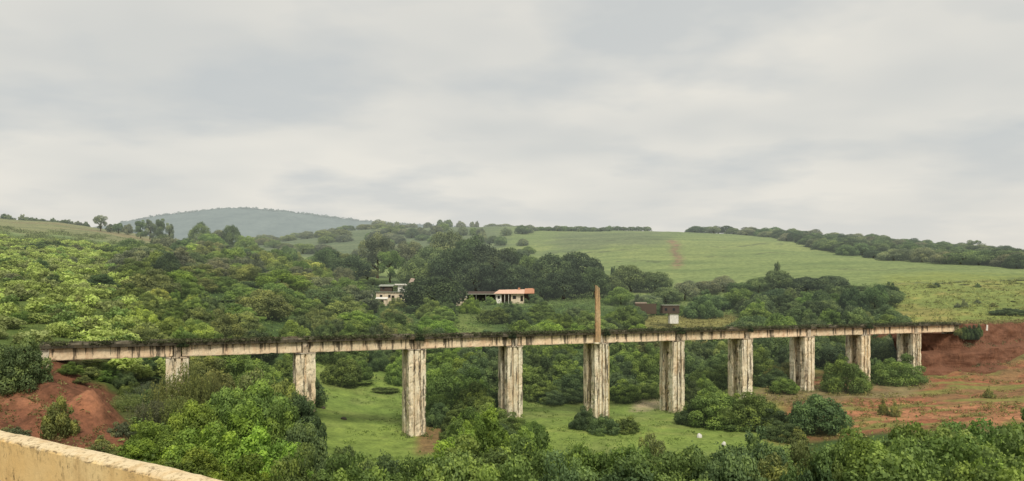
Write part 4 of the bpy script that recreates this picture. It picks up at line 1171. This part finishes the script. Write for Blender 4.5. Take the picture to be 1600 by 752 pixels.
mk = tag(empty('marker_stone', (x, y, 22.3), BANG), 'leaning white marker at the top left edge of the red cutting', 'marker')
MB().add([(-.25,-.1,0),(.3,-.1,0),(.3,.1,0),(-.25,.1,0),(-.02,-.08,1.4),(.42,-.08,1.25),(.42,.08,1.25),(-.02,.08,1.4)],[(0,3,2,1),(4,5,6,7),(0,1,5,4),(1,2,6,5),(2,3,7,6),(3,0,4,7)]).build('slab', M['white'], mk, .03)
for k, (u, v, w, h) in enumerate([(62,566,14,9),(75,569,11,8),(72,560,9,7)]):
    xx, yy, zz = at(u, v, 82.2); blob('rubble_block', (xx, yy, h1(xx, yy)), w/F*41, w/F*36, h/F*82, M['rubble'], 20+k, '%s concrete rubble block below the left end of the deck' % ['pale leftmost', 'darker rightmost', 'small upper'][k], 'rubble', 'rubble at the left abutment')

# ------------------------------------------------------------------ buildings
def win(parent, x, z, w, h, y, nm='window'):
    f = MB(); t = .09
    f.box(x-w/2-t, x+w/2+t, y-.05, y-.003, z-t, z).box(x-w/2-t, x+w/2+t, y-.05, y-.003, z+h, z+h+t).box(x-w/2-t, x-w/2, y-.05, y-.003, z, z+h).box(x+w/2, x+w/2+t, y-.05, y-.003, z, z+h)
    fr = f.build(nm, M['wood'], parent)
    MB().box(x-w/2, x+w/2, y-.02, y-.004, z, z+h).build('pane', M['glass'] if nm == 'window' else M['dark'], fr)

def house(name, u, v, Y, label, rz=0.0):
    x, y, z = at(u, v, Y)
    return tag(empty(name, (x, y, z), rz), label, 'house')
PX = lambda n, Y: n/F*Y
# long cream house
Yh = 262.; hA = house('cream_house', 610, 473, Yh, 'long cream house with flat dark-edged roof half hidden behind a huge dark tree', .12)
W, Hh = PX(44, Yh), PX(16, Yh)
MB().box(-W/2, W/2, 0, 6, -1.5, Hh).build('wall', M['cream'], hA)
MB().box(-W/2-.4, W/2+.4, -.5, 6.4, Hh+.003, Hh+.28).build('roof', M['greyroof'], hA)
for xx in (-3.6, -.4, 4.0): win(hA, xx, 2.0, .8, 1.0, 0)
win(hA, 1.0, .6, .95, 2.1, 0, 'door')
# low porch in front
hp = house('cream_outbuilding', 596, 474, Yh-6, 'low pale lean-to in front of the cream house at its left corner', .1)
MB().box(-2, 2, 0, 3, -1.2, 1.6).build('wall', M['cream'], hp)
MB().add([(-2.3,-.4,1.55),(2.3,-.4,1.55),(2.3,3.2,2.2),(-2.3,3.2,2.2),(-2.3,-.4,1.7),(2.3,-.4,1.7),(2.3,3.2,2.35),(-2.3,3.2,2.35)],[(0,3,2,1),(4,5,6,7),(0,1,5,4),(1,2,6,5),(2,3,7,6),(3,0,4,7)]).build('roof', M['white'], hp)
win(hp, .3, .3, .9, .8, 0)
# ruined gable left
hr = house('ruined_outbuilding', 571, 467, Yh+2, 'small roofless ruin with two pale wall stubs left of the cream house', .1)
MB().box(-2.9, -1.5, 0, 2, -1.2, 3.6).build('wall', M['cream'], hr); MB().box(1.4, 2.7, 0, 2, -1.2, 2.6).build('wall', M['white'], hr)
MB().box(-1.49, 1.39, .3, 1.9, -1.2, 1.1).build('wall', M['brown'], hr)
# houses behind
hb = house('grey_roofed_house', 603, 453, Yh+14, 'small house with grey-green sheet roof behind the cream house', .05)
MB().box(-2.4, 2.4, 0, 4, -3, 1.35).build('wall', M['brown'], hb)  # wall coloured dark to paint in the shadow below the roof
MB().add([(-3,-.5,1.36),(3,-.5,1.36),(3,4.5,1.9),(-3,4.5,1.9),(-3,-.5,1.5),(3,-.5,1.5),(3,4.5,2.3),(-3,4.5,2.3)],[(0,3,2,1),(4,5,6,7),(0,1,5,4),(1,2,6,5),(2,3,7,6),(3,0,4,7)]).build('roof', M['greyroof'], hb)
win(hb, -1, .2, .9, .8, 0)
hc = house('white_roofed_house', 627, 452, Yh+12, 'small white house with flat white roof behind the cream house', .05)
MB().box(-1.4, 2.9, 0, 4, -3, 1.6).build('wall', M['white'], hc)
MB().box(-2.6, 3.2, -.9, 4.4, 1.603, 2.15).build('roof', M['white'], hc, .05)
win(hc, 1.2, .2, .8, .9, 0)
sh = house('roof_sheet', 641, 440, Yh+11, 'pale tilted roof sheet sticking up beside the huge dark tree'); sh['category'] = 'roof sheet'
MB().add([(-1.2,0,-1.4),(.6,0,-1.4),(1.7,1.4,1.2),(.2,1.4,1.5),(-1.2,.12,-1.4),(.6,.12,-1.4),(1.7,1.52,1.2),(.2,1.52,1.5)],[(0,1,2,3),(7,6,5,4),(0,4,5,1),(1,5,6,2),(2,6,7,3),(3,7,4,0)]).build('sheet', M['rubble'], sh)
MB().box(.5, .65, 1.6, 1.75, -4, 1.0).build('prop_post', M['wood'], sh)
# orange roofed house
Yo = 272.; ho = house('orange_roofed_house', 803, 471, Yo, 'low white house with salmon-orange roof among the dark trees', -.06)
W = PX(56, Yo)
MB().box(-W/2, -W/2+2.2, 0, 6, -2, 2.9).build('wall', M['white'], ho)
MB().box(-1.2, W/2-3.2, 0, 6, -2, 2.9).build('wall', M['cream'], ho)
MB().box(-W/2+2.21, -1.21, 1.6, 6, -2, 2.9).build('porch_wall', M['brown'], ho)  # dark brown on the porch walls paints in the shade under the roof
MB().box(W/2-3.19, W/2, 1.2, 6, -2, 2.85).build('porch_wall', M['brown'], ho)
r0 = MB(); r0.add([(-W/2-.8,-1.2,3.0),(W/2-3.0,-1.2,3.0),(W/2-3.0,3,4.7),(-W/2+1.0,3,4.5),(-W/2-.8,-1.2,3.22),(W/2-3.0,-1.2,3.22),(W/2-3.0,3,4.95),(-W/2+1.0,3,4.75),(-W/2-.5,7,3.0),(W/2-3.0,7,3.0)],
      [(0,1,2,3),(7,6,5,4),(0,4,5,1),(1,5,6,2),(0,3,7,4),(7,8,9,6)]); r0.build('roof', M['pink_roof'], ho)
r1 = MB(); r1.add([(W/2-2.95,-1.0,3.1),(W/2+1.0,-1.0,3.1),(W/2+1.0,3,5.0),(W/2-2.95,3,5.0),(W/2-2.95,-1.0,3.3),(W/2+1.0,-1.0,3.4),(W/2+1.0,3,5.4),(W/2-2.95,3,5.3),(W/2-2.95,7,3.2),(W/2+1.0,7,3.2)],
      [(0,1,2,3),(7,6,5,4),(0,4,5,1),(1,5,6,2),(0,3,7,4),(7,8,9,6)]); rr1 = r1.build('roof', M['orange'], ho); rr1['label'] = 'brighter orange right end of the roof'
MB().box(1.6, 2.4, 2.4, 3.2, 4.2, 5.6).build('chimney', M['orange'], ho)
win(ho, .2, 1.0, 1.2, 1.2, 0); win(ho, 3.2, .1, .9, 2.1, 0, 'door'); win(ho, -W/2+1.1, 1.1, .8, 1.1, 0)
for xx in (-W/2+3.6, -W/2+5.2): MB().box(xx-.09, xx+.09, -.9, -.72, -2, 3.05).build('porch_post', M['white'], ho)
# low dark shed with pale rail
sd = house('open_shed', 744, 466, 276, 'long low dark open shed with a thin pale roof edge left of the orange-roofed house', .02); sd['category'] = 'shed'
W = PX(62, 276)
MB().box(-W/2, W/2, 3, 3.2, -2, 1.9).build('wall', M['dark'], sd)  # near-black colour paints in the shadow inside the shed
MB().add([(-W/2-.3,-.6,1.55),(W/2+.3,-.6,1.55),(W/2+.3,3.6,2.7),(-W/2-.3,3.6,2.7),(-W/2-.3,-.6,1.72),(W/2+.3,-.6,1.72),(W/2+.3,3.6,2.85),(-W/2-.3,3.6,2.85)],[(0,3,2,1),(4,5,6,7),(0,1,5,4),(1,2,6,5),(2,3,7,6),(3,0,4,7)]).build('roof', M['brown'], sd)
MB().box(-W/2-.3, W/2+.3, -.72, -.61, 1.5, 1.78).build('roof_edge', M['greyroof'], sd)
for k in range(5): MB().box(-W/2+.2+k*(W-.5)/4, -W/2+.35+k*(W-.5)/4, -.5, -.35, -2, 1.62).build('post', M['greyroof'], sd)
ss = house('garden_shed', 721, 472, 262, 'tiny pale shed below the left end of the long dark shed', .05); ss['category'] = 'shed'
MB().box(-2, 2, 0, 2.5, -1.5, 2.2).build('wall', M['cream'], ss)
MB().add([(-2.3,-.4,2.3),(2.3,-.4,1.7),(2.3,2.9,1.9),(-2.3,2.9,2.9),(-2.3,-.4,2.45),(2.3,-.4,1.85),(2.3,2.9,2.05),(-2.3,2.9,3.05)],[(0,3,2,1),(4,5,6,7),(0,1,5,4),(1,2,6,5),(2,3,7,6),(3,0,4,7)]).build('roof', M['greyroof'], ss)
win(ss, .6, .3, .8, 1.7, 0, 'door')
# brown hut
Yb = 214.; hu_ = house('brown_hut', 1048, 501, Yb, 'dark brown boxy hut raised on a pale base on the grassy terrace', -.05); hu_['category'] = 'hut'
MB().box(-.3, PX(12, Yb), 0, 3, -1, PX(11, Yb)).build('base_wall', M['white'], hu_, .03)
MB().box(-PX(13, Yb), PX(13, Yb), -.5, 3.6, PX(11, Yb)+.003, PX(23.5, Yb)).build('wall', M['brown'], hu_, .03)
MB().box(-PX(14, Yb), PX(14, Yb), -.7, 3.8, PX(23.5, Yb)+.003, PX(24.6, Yb)).build('roof', M['greyroof'], hu_)
for k in (-1.6, .9): win(hu_, k, PX(15, Yb), .8, .9, -.5)
bw = house('boundary_wall', 1008, 482, 240, 'dark weathered wall stub topped with pale rubble left of the brown hut', -.1); bw['category'] = 'wall'
MB().box(-3.5, 4.0, 0, .5, -2, 1.7).build('wall_body', M['wood'], bw, .05)
MB().box(-3.6, .6, -.06, .56, 1.703, 2.2).build('coping', M['rubble'], bw, .08)

# ------------------------------------------------------------------ the yellow parapet and the road the camera stands on
def build_parapet():
    L0, L1 = -14.0, 20.0
    o = WP0
    t = tag(empty('parapet_wall', (o[0], o[1], 27.4), math.atan2(WD[1], WD[0])), 'yellow plastered parapet wall with worn pale top in the bottom left corner', 'wall')
    n = 340; m = MB(); rr = random.Random(12); V = []; Fq = []
    zs = [-.1, .3, .6, .85, 1.0, 1.10, 1.17]
    for i in range(n+1):
        x = L0+(L1-L0)*i/n
        chip = float(fbm(x*1.6, 0, 131, 4)[()])-.5; chip2 = float(fbm(x*6, 3, 133, 3)[()])-.5
        top = 1.20+chip*.035+chip2*.02
        e = .02+max(0, chip2)*.10
        ring = [(x, -.19, z) for z in zs]
        ring += [(x, -.19+e*.5, top-e*.35), (x, -.165+e*.6, top), (x, -.09, top+.01), (x, -.02-e*.3, top+.008), (x, 0, top-.012), (x, 0, .5), (x, 0, -1.2)]
        V += ring
    k = len(ring)
    for i in range(n):
        for j in range(k-1):
            Fq.append((i*k+j, (i+1)*k+j, (i+1)*k+j+1, i*k+j+1))
    m.add(V, Fq).build('wall_body', M['wall'], t)
    r = MB().add([(-14, -8.3, 27.4), (20, -8.3, 27.4), (20, -.192, 27.4), (-14, -.192, 27.4), (-14, -8.3, 27.12), (20, -8.3, 27.12), (20, -.192, 27.12), (-14, -.192, 27.12)],
                 [(0,1,2,3),(7,6,5,4),(0,4,5,1),(1,5,6,2),(2,6,7,3),(3,7,4,0)])
    ca, sa = WD[0], WD[1]
    r.v = [(o[0]+x*ca-y*sa, o[1]+x*sa+y*ca, z) for x, y, z in r.v]
    tag(r.build('road', M['asphalt']), kind='structure')
build_parapet()

# ------------------------------------------------------------------ light
SUN_EL, SUN_AZ = math.radians(50), math.atan2(.28, -.96)   # azimuth measured from +Y towards +X
sdir = Vector((math.sin(SUN_AZ)*math.cos(SUN_EL), math.cos(SUN_AZ)*math.cos(SUN_EL), math.sin(SUN_EL)))
sun = bpy.data.lights.new('sun', 'SUN'); sun.energy = 2.6; sun.angle = math.radians(14); sun.color = (1, .93, .80)
so = bpy.data.objects.new('sun', sun); COL.objects.link(so); so.location = (0, 0, 200)
so.rotation_euler = (-sdir).to_track_quat('-Z', 'Y').to_euler()

def build_world():
    w = bpy.data.worlds.new('World'); scn.world = w; w.use_nodes = True
    nt = w.node_tree; nt.nodes.clear()
    out = nt.nodes.new('ShaderNodeOutputWorld')
    sky = nt.nodes.new('ShaderNodeTexSky'); sky.sky_type = 'NISHITA'; sky.sun_disc = False
    sky.sun_elevation = SUN_EL; sky.sun_rotation = SUN_AZ; sky.air_density = 1.2; sky.dust_density = 2.0
    g = nt.nodes.new('ShaderNodeTexCoord').outputs['Generated']
    sx = nd(nt, 'ShaderNodeSeparateXYZ', {0: g})
    zc = nd(nt, 'ShaderNodeMath', {0: sx.outputs[2], 1: 0.0}, operation='MAXIMUM').outputs[0]
    zz = nd(nt, 'ShaderNodeMath', {0: zc, 1: .16}, operation='ADD').outputs[0]
    px = nd(nt, 'ShaderNodeMath', {0: sx.outputs[0], 1: zz}, operation='DIVIDE').outputs[0]
    py = nd(nt, 'ShaderNodeMath', {0: sx.outputs[1], 1: zz}, operation='DIVIDE').outputs[0]
    v = nd(nt, 'ShaderNodeCombineXYZ', {0: px, 1: py, 2: 0.0}).outputs[0]
    n1 = noise(nt, mapped(nt, v, (.75,.9,1), (0,0,.25)), 1.0, 3.5, .5)
    v2 = nd(nt, 'ShaderNodeMapping', {'Vector': v, 'Location': (3.1,7.7,1.3), 'Scale': (1.5,1.9,1)}).outputs[0]
    n2 = noise(nt, v2, 1.0, 4, .5)
    f1 = ramp(nt, n1, [(.38, 0.0), (.58, 1.0)])
    cl = mixc(nt, f1, (6.25,6.25,5.9), (7.75,7.45,6.7))
    f2 = ramp(nt, n2, [(.37, 0.0), (.54, 1.0)])
    cl = mixc(nt, f2, mixc(nt, .75, cl, (5.3,5.55,5.55)), cl)
    # pale warm haze near the horizon
    hzf = nd(nt, 'ShaderNodeMapRange', {0: zc, 1: 0.02, 2: .2, 3: .8, 4: 0.0}).outputs[0]
    cl = mixc(nt, hzf, cl, (7.3,6.95,6.35))
    c = mixc(nt, .93, sky.outputs[0], cl)
    bg = nd(nt, 'ShaderNodeBackground', {'Color': c, 'Strength': .108})
    nt.links.new(bg.outputs[0], out.inputs[0])
build_world()

# ------------------------------------------------------------------ camera
cam = bpy.data.cameras.new('camera'); cam.sensor_width = 36; cam.sensor_fit = 'HORIZONTAL'
cam.lens = 36*F/1600
cam.shift_y = (HV-376)/1600
cam.clip_start = .1; cam.clip_end = 20000
co = bpy.data.objects.new('camera', cam); COL.objects.link(co)
co.location = (0, 0, EYE); co.rotation_euler = (math.radians(90), 0, 0)
scn.camera = co
scn.view_settings.view_transform = 'Standard'; scn.view_settings.look = 'None'; scn.view_settings.exposure = 0
scn.render.engine = 'CYCLES'
scn.cycles.max_bounces = 6; scn.cycles.diffuse_bounces = 4; scn.cycles.transmission_bounces = 4
